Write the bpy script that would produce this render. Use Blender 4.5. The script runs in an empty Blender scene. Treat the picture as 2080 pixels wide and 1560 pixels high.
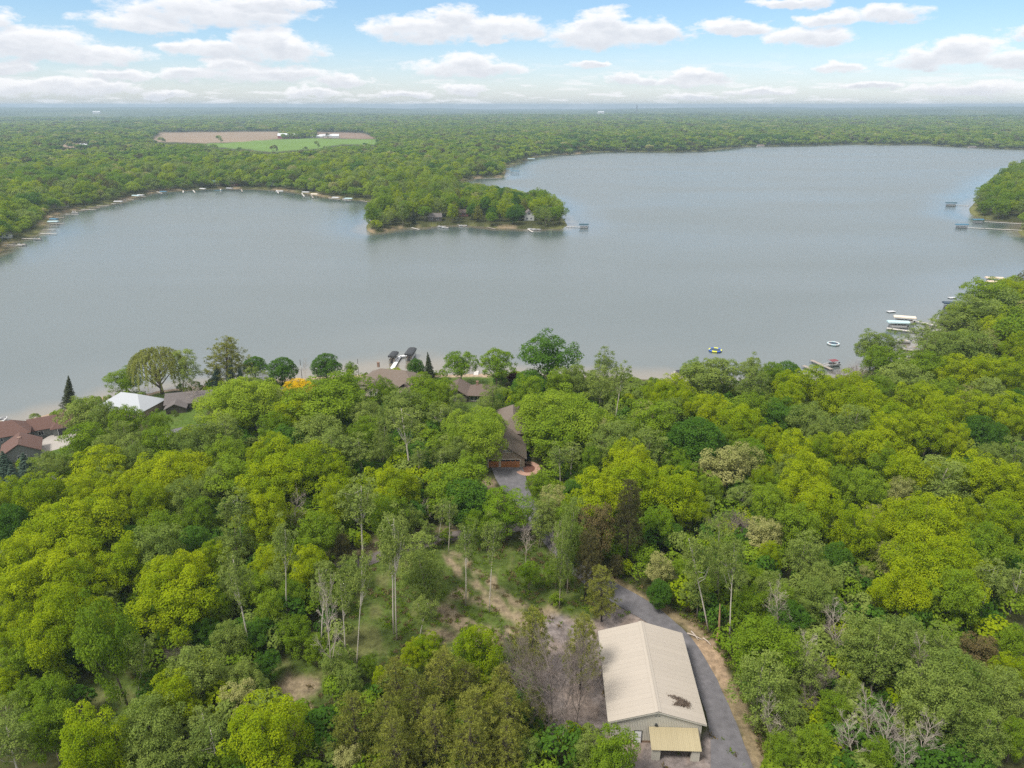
import bpy, math, random
import numpy as np
from mathutils import Vector, Matrix

# ------------------------------------------------------------------ scene, camera, world, sun, exposure
sc = bpy.context.scene
C = sc.collection
F, CAMH, HORIZON = 1442.0, 90.0, 214.0            # focal length in photo pixels, height above the lake, horizon row
PITCH = math.atan((780 - HORIZON) / F)
cam_d = bpy.data.cameras.new('camera'); cam = bpy.data.objects.new('camera', cam_d); C.objects.link(cam)
cam.location = (0, 0, CAMH); cam.rotation_euler = (math.pi / 2 - PITCH, 0, 0)
cam_d.sensor_width = 36; cam_d.lens = 36 * F / 2080; cam_d.clip_start = 1; cam_d.clip_end = 60000
sc.camera = cam
SUN_EL, SUN_AZ = math.radians(58), math.radians(-125)      # azimuth measured from +Y towards +X
sun_d = bpy.data.lights.new('sun', 'SUN'); sun = bpy.data.objects.new('sun', sun_d); C.objects.link(sun)
sun_d.energy = 1.5; sun_d.angle = math.radians(14); sun_d.color = (1.0, 0.955, 0.88)
sd = Vector((math.sin(SUN_AZ) * math.cos(SUN_EL), math.cos(SUN_AZ) * math.cos(SUN_EL), math.sin(SUN_EL)))
sun.rotation_euler = sd.to_track_quat('Z', 'Y').to_euler(); sun.location = (0, -50, 200)
sc.view_settings.view_transform = 'Standard'; sc.view_settings.look = 'None'
sc.view_settings.exposure = 1.56; sc.view_settings.gamma = 1.0; sc.view_settings.use_curve_mapping = False
sc.render.engine = 'CYCLES'
cy = sc.cycles
cy.max_bounces = 5; cy.diffuse_bounces = 3; cy.glossy_bounces = 2; cy.transmission_bounces = 3
cy.transparent_max_bounces = 4; cy.volume_bounces = 0; cy.use_denoising = False
cy.sample_clamp_indirect = 4.0; cy.caustics_reflective = False; cy.caustics_refractive = False
cy.use_fast_gi = False
try: cy.denoiser = 'OPENIMAGEDENOISE'; cy.denoising_prefilter = 'ACCURATE'
except Exception: pass
HAZE_DENSITY = 1.4e-4

R_FW = np.array([0, math.cos(PITCH), -math.sin(PITCH)]); R_UP = np.array([0, math.sin(PITCH), math.cos(PITCH)])
def at(x, y, z=0.0):
    "photo pixel -> the world point where its ray meets height z"
    d = R_FW + (x - 1040) / F * np.array([1, 0, 0]) + (780 - y) / F * R_UP
    t = (z - CAMH) / d[2]
    return float(d[0] * t), float(d[1] * t)
def px(X, Y, Z):
    v = np.array([X, Y, Z - CAMH]); k = float(v @ R_FW)
    return 1040 + F * v[0] / k, 780 - F * float(v @ R_UP) / k, k
def px_np(P):
    v = P - np.array([0, 0, CAMH]); k = v @ R_FW; k = np.where(k < 1e-3, 1e-3, k)
    return 1040 + F * v[:, 0] / k, 780 - F * (v @ R_UP) / k

# world: Nishita sky with cumulus laid over it by direction
world = bpy.data.worlds.new('World'); sc.world = world; world.use_nodes = True
wn, wl = world.node_tree.nodes, world.node_tree.links; wn.clear()
def WN(t, **k):
    n = wn.new(t)
    for a, b in k.items(): setattr(n, a, b)
    return n
def wm(op, a, b=None, c=None, clamp=False):
    n = WN('ShaderNodeMath', operation=op, use_clamp=clamp)
    for i, v in enumerate((a, b, c)):
        if v is None: continue
        if isinstance(v, (int, float)): n.inputs[i].default_value = v
        else: wl.new(v, n.inputs[i])
    return n.outputs[0]
sky = WN('ShaderNodeTexSky', sky_type='NISHITA'); sky.sun_disc = False
sky.sun_elevation = SUN_EL; sky.sun_rotation = SUN_AZ; sky.altitude = 100; sky.air_density = 1.0; sky.dust_density = 0.6; sky.ozone_density = 2.5
tc = WN('ShaderNodeTexCoord'); sx = WN('ShaderNodeSeparateXYZ'); wl.new(tc.outputs['Generated'], sx.inputs[0])
az = wm('ARCTAN2', sx.outputs[0], sx.outputs[1]); el = wm('ARCSINE', sx.outputs[2])
cmb = WN('ShaderNodeCombineXYZ'); wl.new(az, cmb.inputs[0]); wl.new(el, cmb.inputs[1])
CLOUDS = [(290,48,100,15),(430,22,150,24),(560,8,90,12),(530,84,52,34),(590,100,62,24),(440,98,90,14),(60,88,110,24),(190,110,82,17),(10,132,48,14),
 (460,132,58,15),(550,150,120,15),(400,148,60,12),(700,162,52,13),(930,38,46,22),(860,60,110,24),(1010,58,100,22),(990,82,38,9),(1225,48,52,26),(1250,68,140,24),
 (1350,66,52,15),(945,126,60,19),(955,138,118,16),(1195,131,42,9),(1490,55,70,13),(1640,74,74,19),(1690,42,52,12),(1790,30,66,15),(1620,4,66,10),
 (1950,102,58,22),(1930,118,108,17),(2060,120,60,16),(1690,138,42,12),(1280,160,48,12),(1420,150,56,13),(1390,166,80,9),(120,176,150,14),(240,152,56,9),
 (330,190,56,9),(640,190,60,9),(940,184,56,9),(820,190,50,7),(1540,186,60,8),(1420,196,60,8),(1960,182,90,11),(1780,172,50,7),(-60,40,60,20),(2160,60,70,18)]
def dirpx(x, y):
    d = R_FW + (x - 1040) / F * np.array([1, 0, 0]) + (780 - y) / F * R_UP
    d = d / np.linalg.norm(d)
    return math.atan2(d[0], d[1]), math.asin(d[2])
# ragged edges: the lookup direction itself is warped by noise
wz = WN('ShaderNodeTexNoise'); wz.inputs['Scale'].default_value = 26; wz.inputs['Detail'].default_value = 5; wz.inputs['Roughness'].default_value = 0.6
stretch = WN('ShaderNodeVectorMath', operation='MULTIPLY'); stretch.inputs[1].default_value = (1, 2.2, 1); wl.new(cmb.outputs[0], stretch.inputs[0])
wl.new(stretch.outputs[0], wz.inputs['Vector'])
wv = WN('ShaderNodeVectorMath', operation='SUBTRACT'); wl.new(wz.outputs['Color'], wv.inputs[0]); wv.inputs[1].default_value = (0.5, 0.5, 0.5)
wv2 = WN('ShaderNodeVectorMath', operation='MULTIPLY'); wl.new(wv.outputs[0], wv2.inputs[0]); wv2.inputs[1].default_value = (0.075, 0.022, 0)
wad = WN('ShaderNodeVectorMath', operation='ADD'); wl.new(cmb.outputs[0], wad.inputs[0]); wl.new(wv2.outputs[0], wad.inputs[1])
best = low = None
for (cx_, cy_, rx, ry) in CLOUDS:
    a0, e0 = dirpx(cx_, cy_)
    for which in (0, 1):
        off = 0.0 if which == 0 else -0.55 * ry / F
        s = WN('ShaderNodeVectorMath', operation='SUBTRACT'); wl.new(wad.outputs[0], s.inputs[0]); s.inputs[1].default_value = (a0, e0 + off, 0)
        m = WN('ShaderNodeVectorMath', operation='MULTIPLY'); wl.new(s.outputs[0], m.inputs[0]); m.inputs[1].default_value = (F / rx / 1.15, F / ry / 1.15, 0)
        d = WN('ShaderNodeVectorMath', operation='DOT_PRODUCT'); wl.new(m.outputs[0], d.inputs[0]); wl.new(m.outputs[0], d.inputs[1])
        if which == 0: best = d.outputs['Value'] if best is None else wm('MINIMUM', best, d.outputs['Value'])
        else: low = d.outputs['Value'] if low is None else wm('MINIMUM', low, d.outputs['Value'])
fn = WN('ShaderNodeTexNoise'); fn.inputs['Scale'].default_value = 30; fn.inputs['Detail'].default_value = 10; fn.inputs['Roughness'].default_value = 0.62
wl.new(stretch.outputs[0], fn.inputs['Vector'])
def rng(v, a, b, c, d, interp='SMOOTHSTEP'):
    n = WN('ShaderNodeMapRange', interpolation_type=interp); wl.new(v, n.inputs[0])
    for i, q in enumerate((a, b, c, d)): n.inputs[i + 1].default_value = q
    return n.outputs[0]
field = wm('ADD', wm('SUBTRACT', 1.0, best), wm('MULTIPLY', wm('SUBTRACT', fn.outputs[0], 0.5), 2.1))
m1 = rng(field, -0.05, 0.72, 0, 0.95)
# general field of the same cumulus for everywhere else, and streaks low over the horizon
gz_ = WN('ShaderNodeVectorMath', operation='MULTIPLY'); wl.new(cmb.outputs[0], gz_.inputs[0]); gz_.inputs[1].default_value = (1, 4.5, 1)
gn = WN('ShaderNodeTexNoise'); gn.inputs['Scale'].default_value = 7; gn.inputs['Detail'].default_value = 8; gn.inputs['Roughness'].default_value = 0.6
wl.new(gz_.outputs[0], gn.inputs['Vector'])
m2 = wm('MULTIPLY', rng(gn.outputs[0], 0.25, 0.45, 0.72, 0.98), rng(el, 0.125, 0.22, 0, 1))
gl_ = WN('ShaderNodeVectorMath', operation='MULTIPLY'); wl.new(cmb.outputs[0], gl_.inputs[0]); gl_.inputs[1].default_value = (1, 7, 1)
g2 = WN('ShaderNodeTexNoise'); g2.inputs['Scale'].default_value = 17; g2.inputs['Detail'].default_value = 7; g2.inputs['Roughness'].default_value = 0.6
wl.new(gl_.outputs[0], g2.inputs['Vector'])
m3 = wm('MULTIPLY', rng(g2.outputs[0], 0.47, 0.62, 0, 0.82), rng(el, 0.0, 0.075, 1, 0))
veil = wm('MULTIPLY', rng(el, 0.0, 0.08, 0.22, 0.02), 1.0)
mask = wm('MAXIMUM', wm('MAXIMUM', m1, m2), wm('MAXIMUM', m3, veil))
shade = rng(low, 0.1, 0.95, 1, 0)                          # 1 in the flat grey bases
shade = wm('MULTIPLY', shade, rng(fn.outputs[0], 0.3, 0.7, 0.5, 1.0))
cc = WN('ShaderNodeMix', data_type='RGBA'); wl.new(shade, cc.inputs[0])
CW = 7.1
cc.inputs[6].default_value = (CW * 1.0, CW * 1.0, CW * 1.02, 1); cc.inputs[7].default_value = (CW * .72, CW * .75, CW * .81, 1)
tint = WN('ShaderNodeMix', data_type='RGBA', blend_type='MULTIPLY'); tint.inputs[0].default_value = 1; wl.new(sky.outputs[0], tint.inputs[6]); tg = WN('ShaderNodeMix', data_type='RGBA'); wl.new(rng(el, 0.0, 0.12, 0, 1), tg.inputs[0]); tg.inputs[6].default_value = (0.96, 1.03, 1.24, 1); tg.inputs[7].default_value = (0.80, 0.95, 1.08, 1); wl.new(tg.outputs[2], tint.inputs[7])
skm = WN('ShaderNodeMix', data_type='RGBA'); wl.new(mask, skm.inputs[0]); wl.new(tint.outputs[2], skm.inputs[6]); wl.new(cc.outputs[2], skm.inputs[7])
bg = WN('ShaderNodeBackground'); bg.inputs[1].default_value = 0.05; wl.new(skm.outputs[2], bg.inputs[0])
wo = WN('ShaderNodeOutputWorld'); wl.new(bg.outputs[0], wo.inputs[0])
world.cycles.sampling_method = 'MANUAL'; world.cycles.sample_map_resolution = 512

# ------------------------------------------------------------------ helpers
rnd = random.Random(7)
R = np.random.default_rng(11)
def vnoise(x, y, seed=0):
    xi = np.floor(x).astype(np.int64); yi = np.floor(y).astype(np.int64); fx = x - xi; fy = y - yi
    fx = fx * fx * (3 - 2 * fx); fy = fy * fy * (3 - 2 * fy)
    def h(a, b):
        n = (a * 374761393 + b * 668265263 + seed * 974711) & 0x7fffffff
        n = ((n ^ (n >> 13)) * 1274126177) & 0x7fffffff
        return ((n ^ (n >> 16)) & 0xffff) / 65535.0
    return (h(xi, yi) * (1 - fx) + h(xi + 1, yi) * fx) * (1 - fy) + (h(xi, yi + 1) * (1 - fx) + h(xi + 1, yi + 1) * fx) * fy
def fbm(x, y, oct=4, seed=0):
    s = 0; a = 0.5
    for i in range(oct): s = s + a * vnoise(x * 2 ** i, y * 2 ** i, seed + i); a *= 0.5
    return s
def inside(P, poly):
    x, y = P[:, 0], P[:, 1]; r = np.zeros(len(P), bool); n = len(poly); j = n - 1
    for i in range(n):
        xi, yi = poly[i]; xj, yj = poly[j]
        if yi != yj: r ^= ((yi > y) != (yj > y)) & (x < (xj - xi) * (y - yi) / (yj - yi) + xi)
        j = i
    return r
def segdist(P, pts, closed=True):
    d = np.full(len(P), 1e18); n = len(pts)
    for i in range(n if closed else n - 1):
        a = np.array(pts[i], float); b = np.array(pts[(i + 1) % n], float); ab = b - a
        t = np.clip(((P - a) @ ab) / max(ab @ ab, 1e-9), 0, 1)
        q = P - a - t[:, None] * ab
        d = np.minimum(d, (q * q).sum(1))
    return np.sqrt(d)

def mesh(name, V, faces, mats=(), attrs=None, mi=None, smooth=False):
    "V (n,3); faces: (m,4) or (m,3) array or list of arrays/lists"
    me = bpy.data.meshes.new(name)
    V = np.asarray(V, np.float32)
    if isinstance(faces, np.ndarray):
        k = faces.shape[1]; L = faces.astype(np.int32).ravel(); starts = np.arange(0, len(L), k, dtype=np.int32)
    else:
        cnt = np.array([len(f) for f in faces], np.int32); L = np.array([i for f in faces for i in f], np.int32)
        starts = np.concatenate([[0], np.cumsum(cnt)[:-1]]).astype(np.int32)
    me.vertices.add(len(V)); me.vertices.foreach_set('co', V.ravel())
    me.loops.add(len(L)); me.loops.foreach_set('vertex_index', L)
    me.polygons.add(len(starts)); me.polygons.foreach_set('loop_start', starts)
    for m in mats: me.materials.append(m)
    if mi is not None: me.polygons.foreach_set('material_index', np.asarray(mi, np.int32))
    me.polygons.foreach_set('use_smooth', np.full(len(starts), smooth))
    for k_, v in (attrs or {}).items():
        v = np.asarray(v, np.float32)
        if v.ndim == 1: a = me.attributes.new(k_, 'FLOAT', 'POINT'); a.data.foreach_set('value', v)
        else: a = me.attributes.new(k_, 'FLOAT_COLOR', 'POINT'); a.data.foreach_set('color', v.ravel())
    me.update(calc_edges=True)
    return me
class MB:
    "collects polygons with a tint per vertex"
    def __init__(s): s.V = []; s.Fc = []; s.n = 0
    def poly(s, pts, faces):
        s.V += [tuple(p) for p in pts]; s.Fc += [tuple(i + s.n for i in f) for f in faces]; s.n += len(pts); return s
    def box(s, x0, x1, y0, y1, z0, z1):
        return s.poly([(x0,y0,z0),(x1,y0,z0),(x1,y1,z0),(x0,y1,z0),(x0,y0,z1),(x1,y0,z1),(x1,y1,z1),(x0,y1,z1)],
                      [(0,3,2,1),(4,5,6,7),(0,1,5,4),(1,2,6,5),(2,3,7,6),(3,0,4,7)])
    def tube(s, pts, rad, n=6, cap=True):
        pts = [Vector(p) for p in pts]; rings = []
        for i, p in enumerate(pts):
            d = (pts[min(i + 1, len(pts) - 1)] - pts[max(i - 1, 0)]).normalized()
            u = d.cross(Vector((0.3, 0.2, 1) if abs(d.z) < .9 else (1, 0, 0))).normalized(); v = d.cross(u)
            r = rad[i] if isinstance(rad, (list, tuple)) else rad
            rings.append([p + (u * math.cos(2 * math.pi * k / n) + v * math.sin(2 * math.pi * k / n)) * r for k in range(n)])
        P = [q for r_ in rings for q in r_]; Fs = []
        for i in range(len(pts) - 1):
            for k in range(n): Fs.append((i*n+k, i*n+(k+1)%n, (i+1)*n+(k+1)%n, (i+1)*n+k))
        if cap: Fs.append(tuple(range(n))[::-1]); Fs.append(tuple(range((len(pts)-1)*n, len(pts)*n)))
        return s.poly(P, Fs)
    def slab(s, pts, t):
        "a planar polygon given thickness t downwards along its normal"
        a, b, c = Vector(pts[0]), Vector(pts[1]), Vector(pts[2]); nn = (b - a).cross(c - a).normalized()
        if nn.z < 0: pts = pts[::-1]; nn = -nn
        k = len(pts); P = [tuple(p) for p in pts] + [tuple(Vector(p) - nn * t) for p in pts]
        return s.poly(P, [tuple(range(k)), tuple(range(k, 2*k))[::-1]] + [(i, i + k, (i+1) % k + k, (i+1) % k) for i in range(k)])
    def mesh(s, name, *mats, smooth=False): return mesh(name, np.array(s.V), s.Fc, mats, smooth=smooth)
def tag(o, label=None, cat=None, group=None, kind=None):
    if label: o['label'] = label
    if cat: o['category'] = cat
    if group: o['group'] = group
    if kind: o['kind'] = kind
    return o
def obj(name, me, parent=None, loc=None, rot=None):
    o = bpy.data.objects.new(name, me); C.objects.link(o)
    if parent is not None: o.parent = parent
    if loc is not None: o.location = loc
    if rot is not None: o.rotation_euler = rot
    return o
def empty(name, loc, rz=0.0, label=None, cat=None, group=None):
    o = bpy.data.objects.new(name, None); C.objects.link(o); o.location = loc; o.rotation_euler = (0, 0, rz)
    o.empty_display_size = .3
    return tag(o, label, cat, group)

# ------------------------------------------------------------------ materials
def newmat(name):
    m = bpy.data.materials.new(name); m.use_nodes = True; m.node_tree.nodes.clear(); return m, m.node_tree.nodes, m.node_tree.links
def solid(name, col, rough=.7, var=.12, scale=1.5, metal=0.0, bump=0.0, bscale=8):
    "plain surface with weathered variation"
    m, N, L = newmat(name)
    o = N.new('ShaderNodeOutputMaterial'); p = N.new('ShaderNodeBsdfPrincipled'); L.new(p.outputs[0], o.inputs[0])
    t = N.new('ShaderNodeTexCoord'); n = N.new('ShaderNodeTexNoise'); n.inputs['Scale'].default_value = scale; n.inputs['Detail'].default_value = 5
    L.new(t.outputs['Object'], n.inputs['Vector'])
    mx = N.new('ShaderNodeMix'); mx.data_type = 'RGBA'; L.new(n.outputs[0], mx.inputs[0])
    mx.inputs[6].default_value = tuple(c * (1 - var) for c in col) + (1,); mx.inputs[7].default_value = tuple(min(1, c * (1 + var)) for c in col) + (1,)
    L.new(mx.outputs[2], p.inputs['Base Color']); p.inputs['Roughness'].default_value = rough; p.inputs['Metallic'].default_value = metal
    if bump:
        b = N.new('ShaderNodeBump'); b.inputs['Strength'].default_value = bump; b.inputs['Distance'].default_value = .05
        n2 = N.new('ShaderNodeTexNoise'); n2.inputs['Scale'].default_value = bscale; L.new(t.outputs['Object'], n2.inputs['Vector'])
        L.new(n2.outputs[0], b.inputs['Height']); L.new(b.outputs[0], p.inputs['Normal'])
    return m
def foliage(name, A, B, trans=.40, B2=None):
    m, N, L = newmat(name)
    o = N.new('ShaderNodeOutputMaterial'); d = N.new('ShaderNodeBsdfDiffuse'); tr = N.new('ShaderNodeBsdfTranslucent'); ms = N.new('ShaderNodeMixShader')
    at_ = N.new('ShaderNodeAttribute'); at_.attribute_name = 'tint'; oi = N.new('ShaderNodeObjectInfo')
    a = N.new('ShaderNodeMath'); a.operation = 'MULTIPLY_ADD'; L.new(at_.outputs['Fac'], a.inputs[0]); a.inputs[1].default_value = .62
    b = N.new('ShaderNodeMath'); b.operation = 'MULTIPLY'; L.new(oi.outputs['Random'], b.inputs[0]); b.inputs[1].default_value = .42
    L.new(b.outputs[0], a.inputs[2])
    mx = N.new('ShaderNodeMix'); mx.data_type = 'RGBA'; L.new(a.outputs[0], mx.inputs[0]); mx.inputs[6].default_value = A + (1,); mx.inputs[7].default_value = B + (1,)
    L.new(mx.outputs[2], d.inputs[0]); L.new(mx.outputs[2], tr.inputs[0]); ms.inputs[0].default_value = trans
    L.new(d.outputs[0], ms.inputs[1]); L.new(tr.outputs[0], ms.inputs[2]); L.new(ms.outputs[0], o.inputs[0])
    return m
FM = {
 'o': foliage('oak_leaves', (0.137,0.231,0.009), (0.363,0.425,0.011)),
 'g': foliage('elm_leaves', (0.108,0.194,0.014), (0.246,0.341,0.025)),
 'm': foliage('maple_leaves', (0.098,0.197,0.014), (0.204,0.309,0.019)),
 'd': foliage('dark_maple_leaves', (0.050,0.123,0.015), (0.111,0.214,0.025)),
 'e': foliage('poplar_leaves', (0.130,0.198,0.036), (0.285,0.351,0.077)),
 'a': foliage('aspen_leaves', (0.144,0.206,0.043), (0.288,0.348,0.081)),
 'K': foliage('light_elm_leaves', (0.160,0.256,0.019), (0.312,0.402,0.035)),
 'p': foliage('white_pine_needles', (0.103,0.131,0.022), (0.283,0.289,0.053), .15),
 'P': foliage('red_pine_needles', (0.063,0.069,0.025), (0.139,0.126,0.044), .12),
 'r': foliage('bronze_foliage', (0.084,0.072,0.028), (0.182,0.142,0.058), .15),
 's': foliage('blue_spruce_needles', (0.049,0.088,0.061), (0.100,0.149,0.105), .08),
 'S': foliage('dark_spruce_needles', (0.036,0.053,0.024), (0.071,0.088,0.036), .08),
 'c': foliage('blossom_sprays', (0.221,0.254,0.066), (0.463,0.441,0.176)),
 'w': foliage('willow_leaves', (0.191,0.225,0.048), (0.355,0.369,0.096)),
 'y': foliage('yellow_leaves', (0.551,0.397,0.012), (0.827,0.573,0.017)),
 'u': foliage('purple_leaves', (0.044,0.014,0.018), (0.088,0.028,0.030)),
}
FM['q'] = FM['g']
BARK = solid('grey_bark', (.16,.125,.10), .9, .3, 3)
PALEBARK = solid('pale_bark', (.50,.45,.38), .85, .25, 2.5)
LIGHTBARK = solid('light_grey_bark', (.30,.26,.21), .9, .3, 3)
DARKBARK = solid('dark_bark', (.075,.058,.046), .9, .3, 3)
DEADBARK = solid('dead_wood', (.42,.355,.30), .9, .25, 3)
BAREBARK = solid('bare_twig_bark', (.20,.16,.14), .9, .25, 3)

# ------------------------------------------------------------------ lake shore line and land
NEAR_SHORE = [(-900,1200),(-500,985),(-200,905),(0,866),(48,857),(131,830),(191,815),(209,806),(268,806),(325,794),(399,784),(500,777),(560,772),(605,768),
 (680,764),(745,759),(830,758),(897,760),(986,760),(1090,760),(1180,764),(1280,768),(1350,772),(1396,781),(1470,783),(1560,780),(1620,778),(1700,774),(1745,762),
 (1790,742),(1850,724),(1890,690),(1912,668),(1945,652),(1985,632),(2020,606),(2050,586),(2090,574),(2160,566),(2230,552),(2280,530),(2240,500),(2160,488),(2100,482),(2079,480),(2068,470),(2076,460),(2110,452)]
RIGHT_POINT = [(2060,451),(2030,449),(1985,443),(1968,434),(1966,424),(1976,412),(1992,400),(2008,388),(2026,372),(2050,356),(2090,342),(2200,332),(2400,326),(2500,318),(2300,307),(2150,303)]
FAR_SHORE = [(2080,303),(2046,303),(1990,300),(1940,298),(1877,294),(1800,294.5),(1729,293),(1623,296),(1513,298),(1475,302),(1433,307),(1369,309),(1300,308.5),(1200,309),(1163,314),(1111,315.5),
 (1085,320),(1062,324),(1051,331),(1035,336),(1025,340),(1028,345),(1025,354),(1019,360),(985,361.5),(955,362.5),(944,366),(934,371),(936,376),(950,379),(1000,387),(1050,396),(1100,408),(1122,424),(1134,438),
 (1146,449),(1152,458),(1140,464),(1091,467),(1054,465),(1005,463),(982,460),(938,457),(895,459),(852,463),(823,463),(806,467),(785,471),(757,474),(744,468),(741,461),(750,450),(762,436),(770,424),(777,412),
 (748,408),(708,405),(667,402),(622,393),(572,387),(518,383.5),(447,383),(367,387),(323,390),(293,395),(266,404),(232,412),(188,420),(148,429),(111,436),(101,449),(87,466),(77,476),(44,485),(20,496),(0,513),(-60,535),(-200,575),(-500,640),(-1500,800)]
LAKE = [at(x, y, 0) for x, y in NEAR_SHORE + RIGHT_POINT + FAR_SHORE]
def lake_sd(P):
    "distance to the shore, positive on land"
    out = np.empty(len(P))
    for i in range(0, len(P), 60000):
        Q = P[i:i+60000]; ins = inside(Q, LAKE); d = segdist(Q, LAKE); out[i:i+60000] = np.where(ins, -d, d)
    r = np.hypot(P[:, 0], P[:, 1])
    w = np.clip(r / 400, .6, 3.0)
    return out + (fbm(P[:, 0] / (7 * w), P[:, 1] / (7 * w), 3, 5) - .45) * 4.0 * w
def land_h(P, sd=None):
    if sd is None: sd = lake_sd(P)
    r = np.hypot(P[:, 0], P[:, 1])
    up = .55 * (1 - np.exp(-np.maximum(sd, 0) / 3)) + 5.6 * (1 - np.exp(-np.maximum(sd, 0) / 70))
    up += .5 * (fbm(P[:, 0] / 25, P[:, 1] / 25, 3, 9) - .45) * np.clip(sd / 20, 0, 1) * np.clip((r - 118) / 60, 0, 1)
    far = np.clip((r - 1300) / 2500, 0, 1)
    up += (far * 22 + np.clip((r - 2600) / 1500, 0, 1) * 34) * (fbm(P[:, 0] / 1500, P[:, 1] / 1500, 4, 21) - .35) * np.clip(sd / 150, 0, 1)
    vf = np.clip((r - 5000) / 7000, 0, 1)
    azd = np.degrees(np.arctan2(P[:, 0], P[:, 1]))
    side = 16 * np.exp(-((azd + 36) / 22) ** 2) + 26 * np.exp(-((azd - 28) / 15) ** 2)
    up += vf * (6 + side + 85 * (fbm(P[:, 0] / 2400, P[:, 1] / 5200, 5, 33) - .3))
    dn = -3.0 * (1 - np.exp(np.minimum(sd, 0) / 14)) - .05
    return np.where(sd > 0, up, dn)
def gz(x, y): return float(land_h(np.array([[x, y]]))[0])
def ground(x, y):
    "photo pixel -> point on the land surface"
    z = 4.0
    for _ in range(5):
        X, Y = at(x, y, z); z = max(0.0, gz(X, Y))
    return X, Y, z
def gpoly(pts): return [ground(x, y)[:2] for x, y in pts]

azs = np.concatenate([np.arange(-180, -42, 4.0), np.arange(-42, 42, .14), np.arange(42, 180, 4.0)]) * math.pi / 180
rs = [2.0]
while rs[-1] < 60: rs.append(rs[-1] + 6)
while rs[-1] < 300: rs.append(rs[-1] + .8)
while rs[-1] < 2300: rs.append(rs[-1] * 1.012)
while rs[-1] < 15500: rs.append(rs[-1] * 1.03)
rs = np.array(rs); NA, NR = len(azs), len(rs)
RR, AA = np.meshgrid(rs, azs, indexing='ij')
GP = np.stack([RR.ravel() * np.sin(AA.ravel()), RR.ravel() * np.cos(AA.ravel())], 1)
SD = lake_sd(GP); GH = land_h(GP, SD)

# ground covers (real cover of the soil, by area)
COL = np.empty((len(GP), 3)); COL[:] = (.048, .052, .018)                       # leaf litter and low growth under the wood
COL *= (.75 + .6 * fbm(GP[:, 0] / 6, GP[:, 1] / 6, 3, 3))[:, None]
wob = GP + 2.2 * np.stack([fbm(GP[:, 0] / 3, GP[:, 1] / 3, 3, 40) - .45, fbm(GP[:, 0] / 3, GP[:, 1] / 3, 3, 50) - .45], 1) * 1.6
def paint(mask, col, w=1.0):
    COL[mask] = COL[mask] * (1 - w) + np.array(col) * w
GRASS, LAWN, DIRT, SAND, GRAVEL = (.070,.100,.020), (.075,.120,.020), (.270,.200,.140), (.34,.255,.18), (.185,.158,.148)
rr = np.hypot(GP[:, 0], GP[:, 1]); nearm = rr < 420
CLEARING = gpoly([(735,1130),(800,1105),(870,1098),(960,1105),(1090,1100),(1150,1140),(1200,1200),(1210,1262),(1130,1250),(1110,1290),(1070,1315),(960,1330),(900,1345),(860,1370),(760,1385),(700,1380),(690,1300),(720,1200)])
CLEAR2 = gpoly([(520,1345),(600,1335),(680,1370),(690,1420),(660,1480),(650,1540),(590,1560),(600,1480),(560,1430),(480,1400)])
CLEAR3 = gpoly([(150,1390),(230,1350),(290,1390),(300,1440),(270,1500),(190,1470)])
LAWNS = [gpoly(p) for p in ([(292,800),(340,795),(420,830),(400,880),(330,880),(300,860)], [(72,912),(140,905),(150,940),(120,962),(70,950)],
        [(895,758),(1010,760),(1010,800),(995,860),(925,905),(900,880),(915,820)], [(600,768),(740,762),(760,800),(640,820),(560,800)], [(1080,950),(1110,990),(1120,1060),(1085,1030)])]
ALL_OPEN = [CLEARING, CLEAR2, CLEAR3] + LAWNS
lush = fbm(GP[:, 0] / 3.5, GP[:, 1] / 3.5, 4, 71)
for poly in (CLEARING, CLEAR2, CLEAR3):
    m = np.zeros(len(GP), bool); m[nearm] = inside(wob[nearm], poly)
    paint(m, GRASS); paint(m & (lush < .40), (.046,.066,.014), .8); paint(m & (lush > .60), (.15,.135,.06), .5)
for poly in LAWNS:
    m = np.zeros(len(GP), bool); m[nearm] = inside(wob[nearm], poly); paint(m, LAWN); paint(m & (lush > .55), (.085,.110,.03), .6)
def path_mask(pts, w):
    q = [ground(x, y)[:2] for x, y in pts]; m = np.zeros(len(GP), bool); m[nearm] = segdist(wob[nearm], q, False) < w; return m
for pts, w in [([(905,1130),(935,1160),(965,1185),(1000,1215),(1035,1240),(1075,1262),(1112,1280)], .85), ([(925,1120),(960,1155),(1010,1195),(1060,1225),(1100,1245)], .7),
               ([(930,1205),(985,1225),(1040,1260),(1085,1285)], 1.2), ([(900,1240),(930,1262),(985,1280),(1050,1295)], 1.5), ([(885,1290),(940,1300),(1000,1310)], 1.5),
               ([(560,1410),(600,1440),(620,1490),(640,1530)], 1.5), ([(590,1390),(620,1400)], 1.8), ([(1120,1245),(1118,1275),(1110,1300)], 1.2)]:
    m = path_mask(pts, w); paint(m & (lush > .34), DIRT, .75)
m = path_mask([(700,1125),(760,1110),(850,1085),(950,1075)], 2.2); paint(m, (.20,.165,.10), .7)
m = path_mask([(960,950),(985,990),(1010,1020),(1030,1040)], 2.4); paint(m, (.23,.17,.12), .8)
verge = [(1130,1100),(1190,1150),(1240,1180),(1300,1215),(1370,1250),(1420,1290),(1455,1340),(1480,1410),(1510,1480),(1535,1560)]
m = path_mask(verge, 1.6); paint(m, (.25,.19,.115), .8)
m = path_mask([(1410,1290),(1440,1330),(1455,1370)], 2.2); paint(m & (lush > .38), (.34,.24,.16), .8)
COURT = gpoly([(1112,1250),(1150,1254),(1216,1266),(1245,1225),(1310,1240),(1370,1290),(1390,1330),(1300,1400),(1250,1400),(1262,1490),(1420,1500),(1480,1480),(1530,1580),(1500,1650),(1240,1650),(1220,1560),(1200,1500),(1120,1490),(1060,1420),(1100,1330)])
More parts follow.
